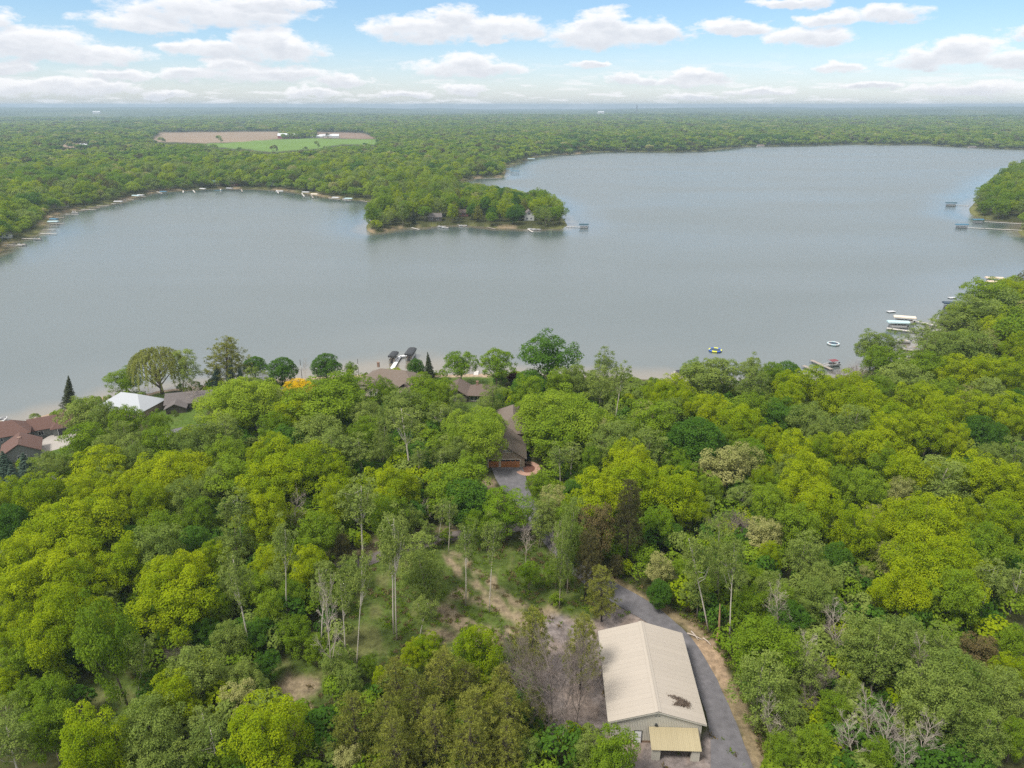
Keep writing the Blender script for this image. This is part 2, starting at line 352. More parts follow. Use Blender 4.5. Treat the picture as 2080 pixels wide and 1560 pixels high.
m = np.zeros(len(GP), bool); m[nearm] = inside(wob[nearm], COURT); paint(m, GRAVEL); paint(m & (lush > .52), (.25,.19,.15), .5)
# beaches: the strip beside the water
b = (SD > 0) & (SD < 2.6) & nearm; paint(b, (.18,.15,.10), .7)
b = (SD > -14) & (SD < 5.5) & nearm & (GP[:, 0] > -82) & (GP[:, 0] < -8); paint(b, SAND)
b = (SD > -6) & (SD < 4) & nearm & (GP[:, 0] < -82); paint(b, (.33,.25,.18))
b = (SD > 0) & (rr >= 420) & (SD < np.clip(rr / 170, 3, 9)); paint(b, (.20,.20,.07), .75)
b = b & (fbm(GP[:, 0] / 30, GP[:, 1] / 30, 2, 77) > .40) & (GP[:, 0] < 200); paint(b, (.40,.29,.20), .9)
# farm fields
FIELD_PX = dict(green=[(410,292),(470,290),(560,283),(640,281),(765,283),(772,294),(700,293),(640,302),(552,309),(470,302),(408,297)],
                brown=[(326,269),(572,267),(572,281),(500,288),(410,291),(300,288)], brown2=[(640,268),(740,270),(765,282),(690,281),(640,280)],
                small=[(111,295),(150,291),(188,293),(180,300),(120,302)], far=[(440,253),(505,251),(505,256),(444,256)])
FIELDS = {k: gpoly(v) for k, v in FIELD_PX.items()}
for k, c in dict(green=(.115,.190,.030), brown=(.235,.175,.120), brown2=(.20,.14,.10), small=(.24,.18,.13), far=(.26,.20,.13)).items():
    m = np.zeros(len(GP), bool); m[~nearm] = inside(GP[~nearm] + 60 * np.stack([fbm(GP[~nearm][:, 0] / 60, GP[~nearm][:, 1] / 60, 3, 7) - .45, fbm(GP[~nearm][:, 0] / 60, GP[~nearm][:, 1] / 60, 3, 8) - .45], 1), FIELDS[k]); paint(m, c)
    paint(m & (fbm(GP[:, 0] / 90, GP[:, 1] / 25, 3, 12) > .5), tuple(x * 1.18 for x in c), .6)
veryfar = rr > 3300
paint(veryfar, (.060,.092,.024)); 
mot = fbm(GP[:, 0] / 160, GP[:, 1] / 420, 4, 91); paint(veryfar & (mot < .42), (.034,.058,.022), .8); paint(veryfar & (mot > .56), (.095,.120,.030), .6)
paint(veryfar & (fbm(GP[:, 0] / 500, GP[:, 1] / 900, 3, 93) > .66), (.16,.15,.06), .6)

cg = COL.reshape(NR, NA, 3)
for _ in range(1):                                        # soften the cell edges of the covers
    cg = (np.roll(cg, 1, 1) + 2 * cg + np.roll(cg, -1, 1)) / 4
    cg[1:-1] = (cg[:-2] + 2 * cg[1:-1] + cg[2:]) / 4
COL = cg.reshape(-1, 3)
i0 = (np.arange(NR - 1)[:, None] * NA + np.arange(NA)[None, :])
i1 = (np.arange(NR - 1)[:, None] * NA + (np.arange(NA)[None, :] + 1) % NA)
Q = np.stack([i0, i0 + NA, i1 + NA, i1], -1).reshape(-1, 4)[:, ::-1]
GV = np.column_stack([GP, GH])
def ground_mat():
    m, N, L = newmat('ground_cover')
    o = N.new('ShaderNodeOutputMaterial'); p = N.new('ShaderNodeBsdfPrincipled'); p.inputs['Roughness'].default_value = .95; p.inputs['Specular IOR Level'].default_value = .1; L.new(p.outputs[0], o.inputs[0])
    a = N.new('ShaderNodeAttribute'); a.attribute_name = 'cover'
    t = N.new('ShaderNodeTexCoord'); n = N.new('ShaderNodeTexNoise'); n.inputs['Scale'].default_value = .9; n.inputs['Detail'].default_value = 9; n.inputs['Roughness'].default_value = .7; L.new(t.outputs['Object'], n.inputs['Vector'])
    r = N.new('ShaderNodeMapRange'); L.new(n.outputs[0], r.inputs[0]); r.inputs[1].default_value = .3; r.inputs[2].default_value = .7; r.inputs[3].default_value = .5; r.inputs[4].default_value = 1.55
    mx = N.new('ShaderNodeMix'); mx.data_type = 'RGBA'; mx.blend_type = 'MULTIPLY'; mx.inputs[0].default_value = 1; L.new(a.outputs['Color'], mx.inputs[6]); L.new(r.outputs[0], mx.inputs[7])
    L.new(mx.outputs[2], p.inputs['Base Color'])
    b = N.new('ShaderNodeBump'); b.inputs['Strength'].default_value = .7; b.inputs['Distance'].default_value = .25; L.new(n.outputs[0], b.inputs['Height']); L.new(b.outputs[0], p.inputs['Normal'])
    return m
tag(obj('ground', mesh('ground', GV, Q, [ground_mat()], {'cover': np.column_stack([COL, np.ones(len(COL))])}, smooth=True)),
    'rolling wooded land around the lake with lawns, dirt tracks and fields', kind='structure')

# water sheet, with the same cells wherever the lake bed lies below it
wq = Q[(SD[Q] < 1.5).any(1) & (rr[Q] < 2600).all(1)]
used, inv = np.unique(wq, return_inverse=True); wq = inv.reshape(-1, 4)
WVt = np.column_stack([GP[used], np.zeros(len(used))]); dep = -SD[used] * (1 - .6 * np.exp(-((WVt[:, 0] + 42) / 38) ** 2) * np.clip((340 - WVt[:, 1]) / 70, 0, 1))
def water_mat():
    m, N, L = newmat('lake_water')
    o = N.new('ShaderNodeOutputMaterial'); p = N.new('ShaderNodeBsdfPrincipled'); L.new(p.outputs[0], o.inputs[0])
    a = N.new('ShaderNodeAttribute'); a.attribute_name = 'depth'
    t = N.new('ShaderNodeTexCoord')
    n0 = N.new('ShaderNodeTexNoise'); n0.inputs['Scale'].default_value = .03; n0.inputs['Detail'].default_value = 4; L.new(t.outputs['Object'], n0.inputs['Vector'])
    ad = N.new('ShaderNodeMath'); ad.operation = 'MULTIPLY_ADD'; L.new(n0.outputs[0], ad.inputs[0]); ad.inputs[1].default_value = 16; L.new(a.outputs['Fac'], ad.inputs[2])
    r = N.new('ShaderNodeMapRange'); L.new(ad.outputs[0], r.inputs[0]); r.interpolation_type = 'SMOOTHSTEP'; r.inputs[1].default_value = 9; r.inputs[2].default_value = 22
    mx = N.new('ShaderNodeMix'); mx.data_type = 'RGBA'; L.new(r.outputs[0], mx.inputs[0]); mx.inputs[6].default_value = (.165, .142, .100, 1); mx.inputs[7].default_value = (  .066, .090, .088, 1)
    L.new(mx.outputs[2], p.inputs['Base Color']); p.inputs['IOR'].default_value = 2.35
    # wind: long soft streaks of rougher and calmer water
    sep = N.new('ShaderNodeMapping'); sep.inputs['Scale'].default_value = (.0035, .011, 1); sep.inputs['Rotation'].default_value = (0, 0, math.radians(8)); L.new(t.outputs['Object'], sep.inputs['Vector'])
    n1 = N.new('ShaderNodeTexNoise'); n1.inputs['Scale'].default_value = 1; n1.inputs['Detail'].default_value = 5; L.new(sep.outputs[0], n1.inputs['Vector'])
    rr_ = N.new('ShaderNodeMapRange'); L.new(n1.outputs[0], rr_.inputs[0]); rr_.inputs[1].default_value = .35; rr_.inputs[2].default_value = .65; rr_.inputs[3].default_value = .27; rr_.inputs[4].default_value = .38
    lee = N.new('ShaderNodeMapRange'); lee.interpolation_type = 'SMOOTHSTEP'; L.new(a.outputs['Fac'], lee.inputs[0]); lee.inputs[1].default_value = 12; lee.inputs[2].default_value = 58; lee.inputs[3].default_value = .48; lee.inputs[4].default_value = 1
    lm = N.new('ShaderNodeMath'); lm.operation = 'MULTIPLY'; L.new(rr_.outputs[0], lm.inputs[0]); L.new(lee.outputs[0], lm.inputs[1]); L.new(lm.outputs[0], p.inputs['Roughness'])
    w = N.new('ShaderNodeTexNoise'); w.inputs['Scale'].default_value = .32; w.inputs['Detail'].default_value = 4; w.inputs['Roughness'].default_value = .6; L.new(t.outputs['Object'], w.inputs['Vector'])
    b = N.new('ShaderNodeBump'); b.inputs['Strength'].default_value = .5; b.inputs['Distance'].default_value = .22; lb = N.new('ShaderNodeMath'); lb.operation = 'MULTIPLY'; L.new(lee.outputs[0], lb.inputs[0]); lb.inputs[1].default_value = .5; L.new(lb.outputs[0], b.inputs['Strength']); L.new(w.outputs[0], b.inputs['Height']); L.new(b.outputs[0], p.inputs['Normal'])
    return m
tag(obj('lake_water', mesh('lake_water', WVt, wq, [water_mat()], {'depth': dep}, smooth=True)), 'broad calm grey lake with soft ripples', kind='structure')

# paved drives: sheets that follow the land
ASPH = solid('drive_asphalt', (.128,.122,.130), .92, .45, .9, bump=.8); GRAV = solid('drive_gravel', (.160,.135,.125), .95, .38, .5, bump=.5)
CONC = solid('concrete_drive', (.36,.33,.30), .85, .08, .5); PAVER = solid('paver_walk', (.40,.24,.18), .9, .2, 2.5, bump=.4); MULCH = solid('mulch_bed', (.14,.06,.04), .95, .3, 3)
def strip(name, pts, widths, mat, lift, label, parent=None):
    P = [Vector(ground(x, y)[:2]) for x, y in pts]; W = []
    # resample
    out = []; ws = []
    for i in range(len(P) - 1):
        n = max(1, int((P[i+1] - P[i]).length / 1.5))
        for k in range(n): out.append(P[i].lerp(P[i+1], k / n)); ws.append(widths[i] + (widths[i+1] - widths[i]) * k / n)
    out.append(P[-1]); ws.append(widths[-1])
    for _ in range(3): out = [out[0]] + [(out[i-1] + out[i] * 2 + out[i+1]) / 4 for i in range(1, len(out) - 1)] + [out[-1]]
    K = 5; V = []; Fs = []
    for i, p in enumerate(out):
        d = (out[min(i+1, len(out)-1)] - out[max(i-1, 0)]).normalized(); nn = Vector((d.y, -d.x))
        e1 = (fbm(np.array([i * .31]), np.array([1.7 + len(name)]), 3, 4)[0] - .42) * 1.6
        for k in range(K): q = p + nn * (ws[i] + e1) * (k / (K - 1) - .5); V.append((q.x, q.y, 0))
    V = np.array(V); V[:, 2] = np.maximum(land_h(V[:, :2]), 0) + lift
    for i in range(len(out) - 1):
        for k in range(K - 1): Fs.append((i*K+k, i*K+k+1, (i+1)*K+k+1, (i+1)*K+k))
    return tag(obj(name, mesh(name, V, np.array(Fs), [mat], smooth=True), parent), label, kind='structure')
strip('driveway', [(1027,940),(1035,965),(1048,995),(1062,1015),(1080,1040),(1100,1075),(1140,1120),(1185,1165),(1235,1197),(1280,1222),(1330,1252),(1380,1295),(1418,1350),(1440,1400),(1462,1450),(1478,1510),(1490,1575)],
      [8.2,7.6,6.0,4.6,3.8,3.6,3.8,4.2,4.8,5.2,4.6,4.0,3.6,3.6,3.8,4.6,6.0], ASPH, .10, 'grey asphalt drive from the garage past the barn')
strip('path', [(1098,1068),(1040,1072),(960,1080),(900,1094),(850,1106),(790,1122),(740,1142),(700,1158),(640,1150)], [3.2]*9, GRAV, .09, 'narrow gravel lane curving through the trees')
strip('road', [(20,1000),(75,985),(140,962),(200,950),(280,918),(345,880),(400,868),(470,862),(560,872)], [5.0]*9, ASPH, .09, 'grey lane behind the shore houses')
strip('road', [(-60,1150),(0,1138),(30,1118),(70,1090)], [5.0]*4, ASPH, .09, 'grey lane glimpsed under the trees at far side')

# ------------------------------------------------------------------ tree building
def rdir(n):
    v = R.normal(size=(n, 3)); return v / np.linalg.norm(v, axis=1)[:, None]
def leaf_quads(P, Nn, size, aspect=.75, along=None):
    n = len(P); Nn = Nn / np.maximum(np.linalg.norm(Nn, axis=1), 1e-6)[:, None]
    t = np.cross(Nn, rdir(n) if along is None else along); t /= np.maximum(np.linalg.norm(t, axis=1), 1e-6)[:, None]
    b = np.cross(Nn, t)
    s = (size * R.uniform(.65, 1.3, n))[:, None]
    V = np.stack([P - t*s*.5*aspect, P - b*s*.5, P + t*s*.5*aspect, P + b*s*.5], 1)
    return V.reshape(-1, 3)
def crown_mesh(name, parts):
    "parts: list of (verts of quads, tint per quad)"
    V = np.concatenate([p[0] for p in parts]); T = np.concatenate([np.repeat(p[1], 4) for p in parts])
    Fq = np.arange(len(V)).reshape(-1, 4)
    return mesh(name, V, Fq, [FM['g']], {'tint': T})
def lobes_crown(name, W, H, base, nl, lr, per, size, up=.55, flat=1.0, vol=.25, irregular=.2, bottom=-.25, core=.7):
    "crown of leafy lumps over an ellipsoid: width W, from height base to H"
    cz = base + (H - base) * .5; ax = W / 2; az_ = (H - base) / 2
    C0 = []; tries = 0; seedn = rdir(400)
    while len(C0) < nl and tries < 8000:
        tries += 1
        d = rdir(1)[0]
        if d[2] < bottom and R.random() < .7: continue
        bump = 1 + irregular * (math.sin(3.1 * math.atan2(d[1], d[0]) + tries * 0 + seedn[0, 0] * 9) * .5 + math.sin(2 * d[2] * 3 + seedn[1, 0] * 7) * .4 + R.normal() * .35)
        q = np.array([d[0] * (ax - lr * .7), d[1] * (ax - lr * .7), d[2] * (az_ - lr * .6)]) * min(max(bump, .62), 1.28) * (1 if R.random() < .8 else .72)
        if all(((q - c[0]) ** 2).sum() > (lr * .95) ** 2 for c in C0): C0.append((q, lr * R.uniform(.7, 1.25), R.random()))
    parts = []
    for q, r, tn in C0:
        n = int(per * (r / lr) ** 2); d = rdir(n)
        out = q / max(np.linalg.norm(q), 1e-6)
        d = d + out * .45 + np.array([0, 0, .35]); d /= np.linalg.norm(d, axis=1)[:, None]
        rad = r * (1 - vol * R.random(n) ** 1.5)
        P = q + d * rad[:, None] * np.array([1, 1, .85 * flat]) + R.normal(size=(n, 3)) * size * .35
        Nn = d * .7 + np.array([0, 0, up]) + R.normal(size=(n, 3)) * .42
        T = np.clip(.22 + .5 * tn + R.normal(size=n) * .16 + .16 * math.sin(q[0] * .5 + seedn[2, 0] * 5) + .14 * math.sin(q[1] * .45 + q[2] * .5 + seedn[3, 0] * 5), 0, 1)
        parts.append((leaf_quads(P + np.array([0, 0, cz]), Nn, size), T))
    # inner leaves that close the crown
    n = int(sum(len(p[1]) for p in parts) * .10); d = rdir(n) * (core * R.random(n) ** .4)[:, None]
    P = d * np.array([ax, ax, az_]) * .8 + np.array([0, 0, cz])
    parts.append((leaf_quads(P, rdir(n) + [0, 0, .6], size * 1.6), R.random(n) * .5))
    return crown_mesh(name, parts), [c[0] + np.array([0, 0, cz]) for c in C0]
def trunk_mesh(name, H, r0, targets, forks=9, fork_lo=.3, fork_hi=.7, bend=.03, top=.8, sides=6, lr=.4):
    b = MB(); pts = []; ph = R.random() * 6
    for i in range(6):
        t = i / 5; pts.append(Vector((math.sin(t * 3 + ph) * bend * H * t, math.cos(t * 2.3 + ph) * bend * H * t, H * top * t - .3)))
    b.tube(pts, [r0 * (1 - .75 * i / 5) for i in range(6)], sides)
    if len(targets):
        for k in range(forks):
            t = targets[int(R.integers(len(targets)))]; f = R.uniform(fork_lo, fork_hi); u = f / top * 5; i = min(4, int(u)); p = pts[i].lerp(pts[i+1], u - i)
            if t[2] < p.z - .5: continue
            e = Vector(t); m = p.lerp(e, .5) + Vector((0, 0, -.04 * H)); rr_ = r0 * lr * (1 - f * .5)
            b.tube([p, m, p.lerp(e, .96)], [rr_, rr_ * .6, rr_ * .25], 4, False)
    return b.mesh(name, BARK, smooth=True)
def twig_tree(name, H, W, r0, nl=9, nb=6, nt=6, mat=None, lo=.3, upw=.8, tip=.006, nf=0):
    "leafless tree: trunk, limbs, branches, twigs"
    b = MB(); ph = R.random() * 6
    tr = [Vector((math.sin(t * 2.5 + ph) * .035 * H * t, math.cos(t * 2 + ph) * .035 * H * t, H * .86 * t - .3)) for t in np.linspace(0, 1, 7)]
    b.tube(tr, [r0 * (1 - .82 * t) for t in np.linspace(0, 1, 7)], 6)
    def grow(p, d, L, r, lvl):
        q = p + d * L * .5 + Vector(R.normal(size=3)) * L * .05; e = q + (d + Vector(R.normal(size=3)) * .18 + Vector((0, 0, .15))).normalized() * L * .5
        b.tube([p, q, e], [r, r * .65, max(r * .3, tip)], 4 if lvl == 0 else 3, False)
        n = (nb, nt, nf)[lvl] if lvl < 3 else 0
        for k in range(n):
            f = R.uniform(.3, 1.0); s = p.lerp(q, f * 2) if f < .5 else q.lerp(e, f * 2 - 1)
            dd = (d + Vector(R.normal(size=3)) * .62 + Vector((0, 0, .12))).normalized()
            grow(s, dd, L * R.uniform(.38, .6), r * .42, lvl + 1)
    for k in range(nl):
        f = lo + (1 - lo) * (k + R.random() * .8) / nl; u = f * 6; i = min(5, int(u)); p = tr[i].lerp(tr[i+1], u - i)
        a = k * 2.4 + R.random() * .7; d = Vector((math.cos(a), math.sin(a), upw + R.normal() * .15)).normalized()
        grow(p, d, W * .62 * (1.15 - f * .65), r0 * .5 * (1.05 - f * .6), 0)
    return b.mesh(name, mat or DEADBARK)
def conifer(name, H, W, base, whorls, per, tuft, size, aspect, droop, rise, profile, plume=False, spread=.3):
    parts = []; b = MB(); b.tube([(0, 0, -.3), (0, 0, H * .5), (0, 0, H * .97)], [H * .017, H * .011, .03], 6)
    for k in range(whorls):
        f = (k + .3) / whorls; z0 = base + (H * .985 - base) * f; rad = W / 2 * profile(f)
        for j in range(per if f < .8 else max(3, per - 2)):
            a = j * 2 * math.pi / per + k * 1.1 + R.normal() * .18; L = rad * R.uniform(.72, 1.12)
            dv = np.array([math.cos(a), math.sin(a), 0]); end = dv * L + np.array([0, 0, z0 + rise * L - droop * L * .5])
            st = np.array([0, 0, z0])
            b.tube([tuple(st), tuple(end)], [.06, .015], 3, False)
            tn = R.random()
            n = max(6, int(tuft * (.25 + L / (W / 2))))
            if plume:                                        # needles gathered in upward-facing tufts along the outer branch
                nt = max(2, int(3 + 5 * L / (W / 2))); c = R.random(nt) ** .6
                TC = st + (end - st) * (.3 + .72 * c)[:, None] + np.stack([R.normal(size=nt) * spread, R.normal(size=nt) * spread, R.random(nt) * spread * 1.4], 1)
                idx = R.integers(0, nt, n); dd = rdir(n) + dv * .3 + np.array([0, 0, .8]); dd /= np.linalg.norm(dd, axis=1)[:, None]
                P = TC[idx] + dd * (R.random(n) ** .6 * .55)[:, None]
                V = leaf_quads(P, np.cross(dd, rdir(n)), size, aspect, along=None)
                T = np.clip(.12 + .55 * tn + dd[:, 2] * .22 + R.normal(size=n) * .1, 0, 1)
            else:
                c = R.random(n) ** .7; side = R.normal(size=n) * spread * (1.1 - c * .6) * min(1, L)
                pv = np.array([-dv[1], dv[0], 0])
                P = st + (end - st) * c[:, None] + pv * side[:, None] + np.array([0, 0, -1]) * (np.abs(side) * .35 + R.random(n) * .25)[:, None]
                V = leaf_quads(P, R.normal(size=(n, 3)) * .5 + np.array([0, 0, .8]) + dv * .5, size, aspect)
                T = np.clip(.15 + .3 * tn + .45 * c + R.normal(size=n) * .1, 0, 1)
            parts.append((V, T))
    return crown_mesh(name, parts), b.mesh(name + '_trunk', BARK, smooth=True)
PROTO = {}
def P_(key, W, H, cen, crown, trunk): PROTO.setdefault(key, []).append((W, H, cen, crown, trunk))
for i in range(5):
    c, t = lobes_crown('oak_crown', 12, 15, 3.0, 78, 1.35, 185, .30, irregular=.48)
    P_('oak', 12, 15, 9.2, c, trunk_mesh('oak_trunk', 15, .32, t, 12))
for i in range(3):
    c, t = lobes_crown('great_oak_crown', 19, 17, 3.0, 125, 1.8, 215, .36, irregular=.42)
    P_('bigoak', 19, 17, 10, c, trunk_mesh('great_oak_trunk', 17, .45, t, 16))
for i in range(3):
    c, t = lobes_crown('elm_crown', 10, 14, 2.6, 75, 1.25, 120, .33, vol=.5, irregular=.42, up=.45)
    P_('elm', 10, 14, 8.6, c, trunk_mesh('elm_trunk', 14, .26, t, 12))
for i in range(3):
    c, t = lobes_crown('poplar_crown', 8, 16, 2.6, 95, .95, 72, .27, vol=.9, irregular=.34, up=.3, core=.8)
    P_('poplar', 8, 16, 9.3, c, trunk_mesh('poplar_trunk', 16, .2, t, 18, .25, .85, top=.9))
for i in range(3):
    c, t = lobes_crown('aspen_crown', 5.4, 18, 9.6, 44, .72, 68, .25, vol=.9, irregular=.38, up=.35, bottom=-.6, core=.8)
    P_('aspen', 5.4, 18, 13.6, c, trunk_mesh('aspen_trunk', 18, .17, t, 16, .45, .9, bend=.02, top=.93, lr=.5))
c, t = lobes_crown('round_maple_crown', 9, 11, 1.8, 90, 1.0, 110, .30, irregular=.07); P_('round', 9, 11, 6.4, c, trunk_mesh('round_maple_trunk', 11, .25, t, 9))
c, t = lobes_crown('shade_tree_crown', 12, 13, 4.6, 80, 1.05, 105, .33, irregular=.12, vol=.5); P_('shade', 12, 13, 9.0, c, trunk_mesh('shade_tree_trunk', 13, .3, t, 16, .25, .6))
c, t = lobes_crown('blossom_crown', 8, 12, 2.4, 60, 1.05, 105, .30, vol=.6, irregular=.28); P_('blossom', 8, 12, 7.4, c, trunk_mesh('blossom_trunk', 12, .2, t, 12))
for i in range(2):
    c, t = conifer('white_pine_crown', 17, 10, 2.5, 18, 7, 110, .46, .22, .15, .30, lambda f: (1 - f) ** .62 * (.75 + .35 * math.sin(f * 9 + i * 2) ** 2) + .10, plume=True, spread=.42)
    P_('pine', 10, 17, 9.5, c, t)
c, t = conifer('red_pine_crown', 17, 6.5, 5.0, 16, 7, 125, .40, .25, .2, .22, lambda f: (1 - f) ** .45 * .95 + .08, plume=True, spread=.34); P_('redpine', 6.5, 17, 11.2, c, t)
c, t = conifer('spruce_crown', 14, 5.6, .5, 26, 9, 62, .34, .40, .55, .05, lambda f: (1 - f) ** .95 + .02, spread=.30); P_('spruce', 5.6, 14, 6.4, c, t)
# willow: long hanging sprays
parts = []; dirs = rdir(520)
for d in dirs:
    if d[2] < -.15: d[2] = abs(d[2])
    q = np.array([d[0] * 7.0, d[1] * 7.0, 8.2 + d[2] * 4.6]) * np.array([1, 1, 1]) * (1 if R.random() < .7 else .85); L = R.uniform(1.5, 4.2); n = 36
    f = R.random(n); P = q + np.stack([d[0] * f * .8 + R.normal(size=n) * .12, d[1] * f * .8 + R.normal(size=n) * .12, -f * L * (1.1 - d[2] * .6)], 1)
    parts.append((leaf_quads(P, np.array([d[0], d[1], .3]) + R.normal(size=(n, 3)) * .35, .34, .5), np.clip(.3 + .3 * R.random() + R.normal(size=n) * .15 + .2 * (1 - f), 0, 1)))
wc = crown_mesh('willow_crown', parts)
P_('willow', 15.5, 13, 8.0, wc, trunk_mesh('willow_trunk', 13, .5, [np.array([d[0]*6, d[1]*6, 8 + abs(d[2])*4.4]) for d in dirs[:60]], 34, .12, .5, top=.7, lr=.5))
for i in range(2): P_('bare', 7, 14, 9, None, twig_tree('bare_tree_branches', 14, 7, .20, 13, 7, 6, DEADBARK, tip=.016))
P_('barefine', 8, 10, 6, None, twig_tree('fine_bare_branches', 10, 8, .16, 14, 8, 7, BAREBARK, lo=.2, nf=4, tip=.014))
c, t = lobes_crown('shrub_crown', 4, 3.4, .1, 22, .62, 60, .26, vol=.8, irregular=.3); P_('shrub', 4, 3.4, 1.8, c, trunk_mesh('shrub_stem', 3.4, .06, t, 6, .1, .6))

# species: shapes, bark, usual height, proportion of height at the crown's middle, name, category, wording
SP = {
 'o': (['oak','bigoak'], BARK, 15, 'oak_tree', 'oak', 'yellow-green lumpy-crowned oak', 'yellow-green oaks in flower'),
 'g': (['elm'], BARK, 14, 'elm_tree', 'tree', 'mid-green broadleaf tree', 'mid-green broadleaf trees'),
 'm': (['shade','oak'], BARK, 12, 'maple_tree', 'maple', 'vivid green maple', 'vivid green maples'),
 'd': (['round','elm'], DARKBARK, 12, 'dark_maple_tree', 'maple', 'dark green dense-crowned tree', 'dark green dense trees'),
 'e': (['poplar','elm'], LIGHTBARK, 15, 'poplar_tree', 'poplar', 'feathery grey-green tree', 'grey-green feathery trees'),
 'a': (['aspen'], PALEBARK, 17, 'aspen_tree', 'aspen', 'slim aspen with a pale trunk', 'slim pale-trunked aspens'),
 'K': (['bigoak'], BARK, 16, 'spreading_tree', 'tree', 'wide light green spreading tree', 'wide light green trees'),
 'p': (['pine'], DARKBARK, 17, 'pine_tree', 'pine', 'olive green plumed pine', 'olive green pines'),
 'P': (['redpine'], DARKBARK, 16, 'pine_tree', 'pine', 'dark brownish-green pine', 'dark brownish pines'),
 'r': (['blossom'], DARKBARK, 11, 'bronze_tree', 'tree', 'bronze-brown leaved tree', 'bronze-brown trees'),
 's': (['spruce'], DARKBARK, 12, 'spruce_tree', 'spruce', 'blue-green spruce', 'blue-green spruces'),
 'S': (['spruce'], DARKBARK, 13, 'spruce_tree', 'spruce', 'dark narrow spruce', 'dark spruces'),
 'c': (['blossom'], BARK, 13, 'blossoming_tree', 'tree', 'cream-tinged blossoming tree', 'cream-tinged blossoming trees'),
 'w': (['willow'], BARK, 14, 'willow_tree', 'willow', 'broad pale yellow-green willow', 'willows'),
 'y': (['shade'], BARK, 9, 'yellow_tree', 'tree', 'bright golden yellow tree', 'yellow trees'),
 'u': (['round'], DARKBARK, 7, 'purple_tree', 'tree', 'dark purple-leaved tree', 'purple trees'),
 'b': (['bare'], DEADBARK, 14, 'bare_tree', 'bare tree', 'leafless pale grey tree', 'leafless trees'),
 'B': (['barefine'], BAREBARK, 9, 'bare_tree', 'bare tree', 'leafless brown-purple twiggy tree', 'leafless twiggy trees'),
 'q': (['shrub'], BARK, 3.5, 'shrub', 'shrub', 'low green shrub', 'shrubs'),
}
TREES = []           # (object, species, px, py, width m, height)
for k in PROTO: pass
def plant(cx_, cy_, w, sp, bx=None, by=None, hmax=None):
    shapes, bark, H0 = SP[sp][:3]
    if bx is not None:
        X, Y, z0 = ground(bx, by); lo, hi = z0 + 1, z0 + 32
        for _ in range(30):
            mid = (lo + hi) / 2
            if px(X, Y, mid)[1] > cy_: lo = mid
            else: hi = mid
        k = px(X, Y, mid)[2]; hc = mid - z0; W = w * k / F
        key = shapes[0]; pr = PROTO[key][int(R.integers(len(PROTO[key])))]; h = hc * pr[1] / pr[2]
        lean = math.atan2((cx_ - px(X, Y, mid)[0]) * k / F, hc)
    else:
        h = H0
        for _ in range(5):
            hc = h * .6; z0 = 4.0
            for _ in range(4): X, Y = at(cx_, cy_, z0 + hc); z0 = max(.3, gz(X, Y))
            k = px(X, Y, z0 + hc)[2]; W = w * k / F
            a, b_ = {'o': (.85, 1.6), 'K': (.75, 1.1), 'w': (.8, 1.0), 's': (1.25, 1.7), 'S': (1.9, 2.8), 'a': (2.4, 3.6), 'y': (.7, .9), 'u': (.9, 1.1), 'm': (.9, 1.3), 'd': (1.0, 1.4), 'B': (1.0, 1.5), 'q': (.6, 1.0), 'c': (1.0, 1.7), 'r': (.9, 1.4)}.get(sp, (1.0, 2.0))
            h = min(max(min(H0 * .9, W * 1.75), W * a), W * b_, 21)
            if hmax: h = min(h, hmax)
        key = shapes[0] if len(shapes) == 1 else (shapes[1] if (W > 13.5 if sp == 'o' else rnd.random() < .4) else shapes[0])
        pr = PROTO[key][int(R.integers(len(PROTO[key])))]; lean = 0
    if min(segdist(np.array([[X, Y]]), LAKE)[0], 99) < .1: pass
    return make_tree(X, Y, z0, W, h, pr, sp, lean)
def make_tree(X, Y, z0, W, h, pr, sp, lean=0.0):
    name, cat = SP[sp][3], SP[sp][4]
    t = empty(name, (X, Y, z0)); t['category'] = cat; t['group'] = SP[sp][6]
    rz = R.random() * 6.283
    t.rotation_euler = (R.normal() * .02, lean + R.normal() * .012, 0)
    S = (W / pr[0], W / pr[0] * R.uniform(.93, 1.07), h / pr[1])
    if pr[3] is not None:
        c_ = obj('crown', pr[3], t, rot=(0, 0, rz)); c_.scale = S
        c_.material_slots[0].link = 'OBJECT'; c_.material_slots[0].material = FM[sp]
    k_ = obj('trunk' if pr[3] is not None else 'branches', pr[4], t, rot=(0, 0, rz)); k_.scale = S
    if pr[3] is not None: k_.material_slots[0].link = 'OBJECT'; k_.material_slots[0].material = SP[sp][1]
    q = px(X, Y, z0 + h * .6)
    TREES.append((t, sp, q[0], q[1], W, h)); return t

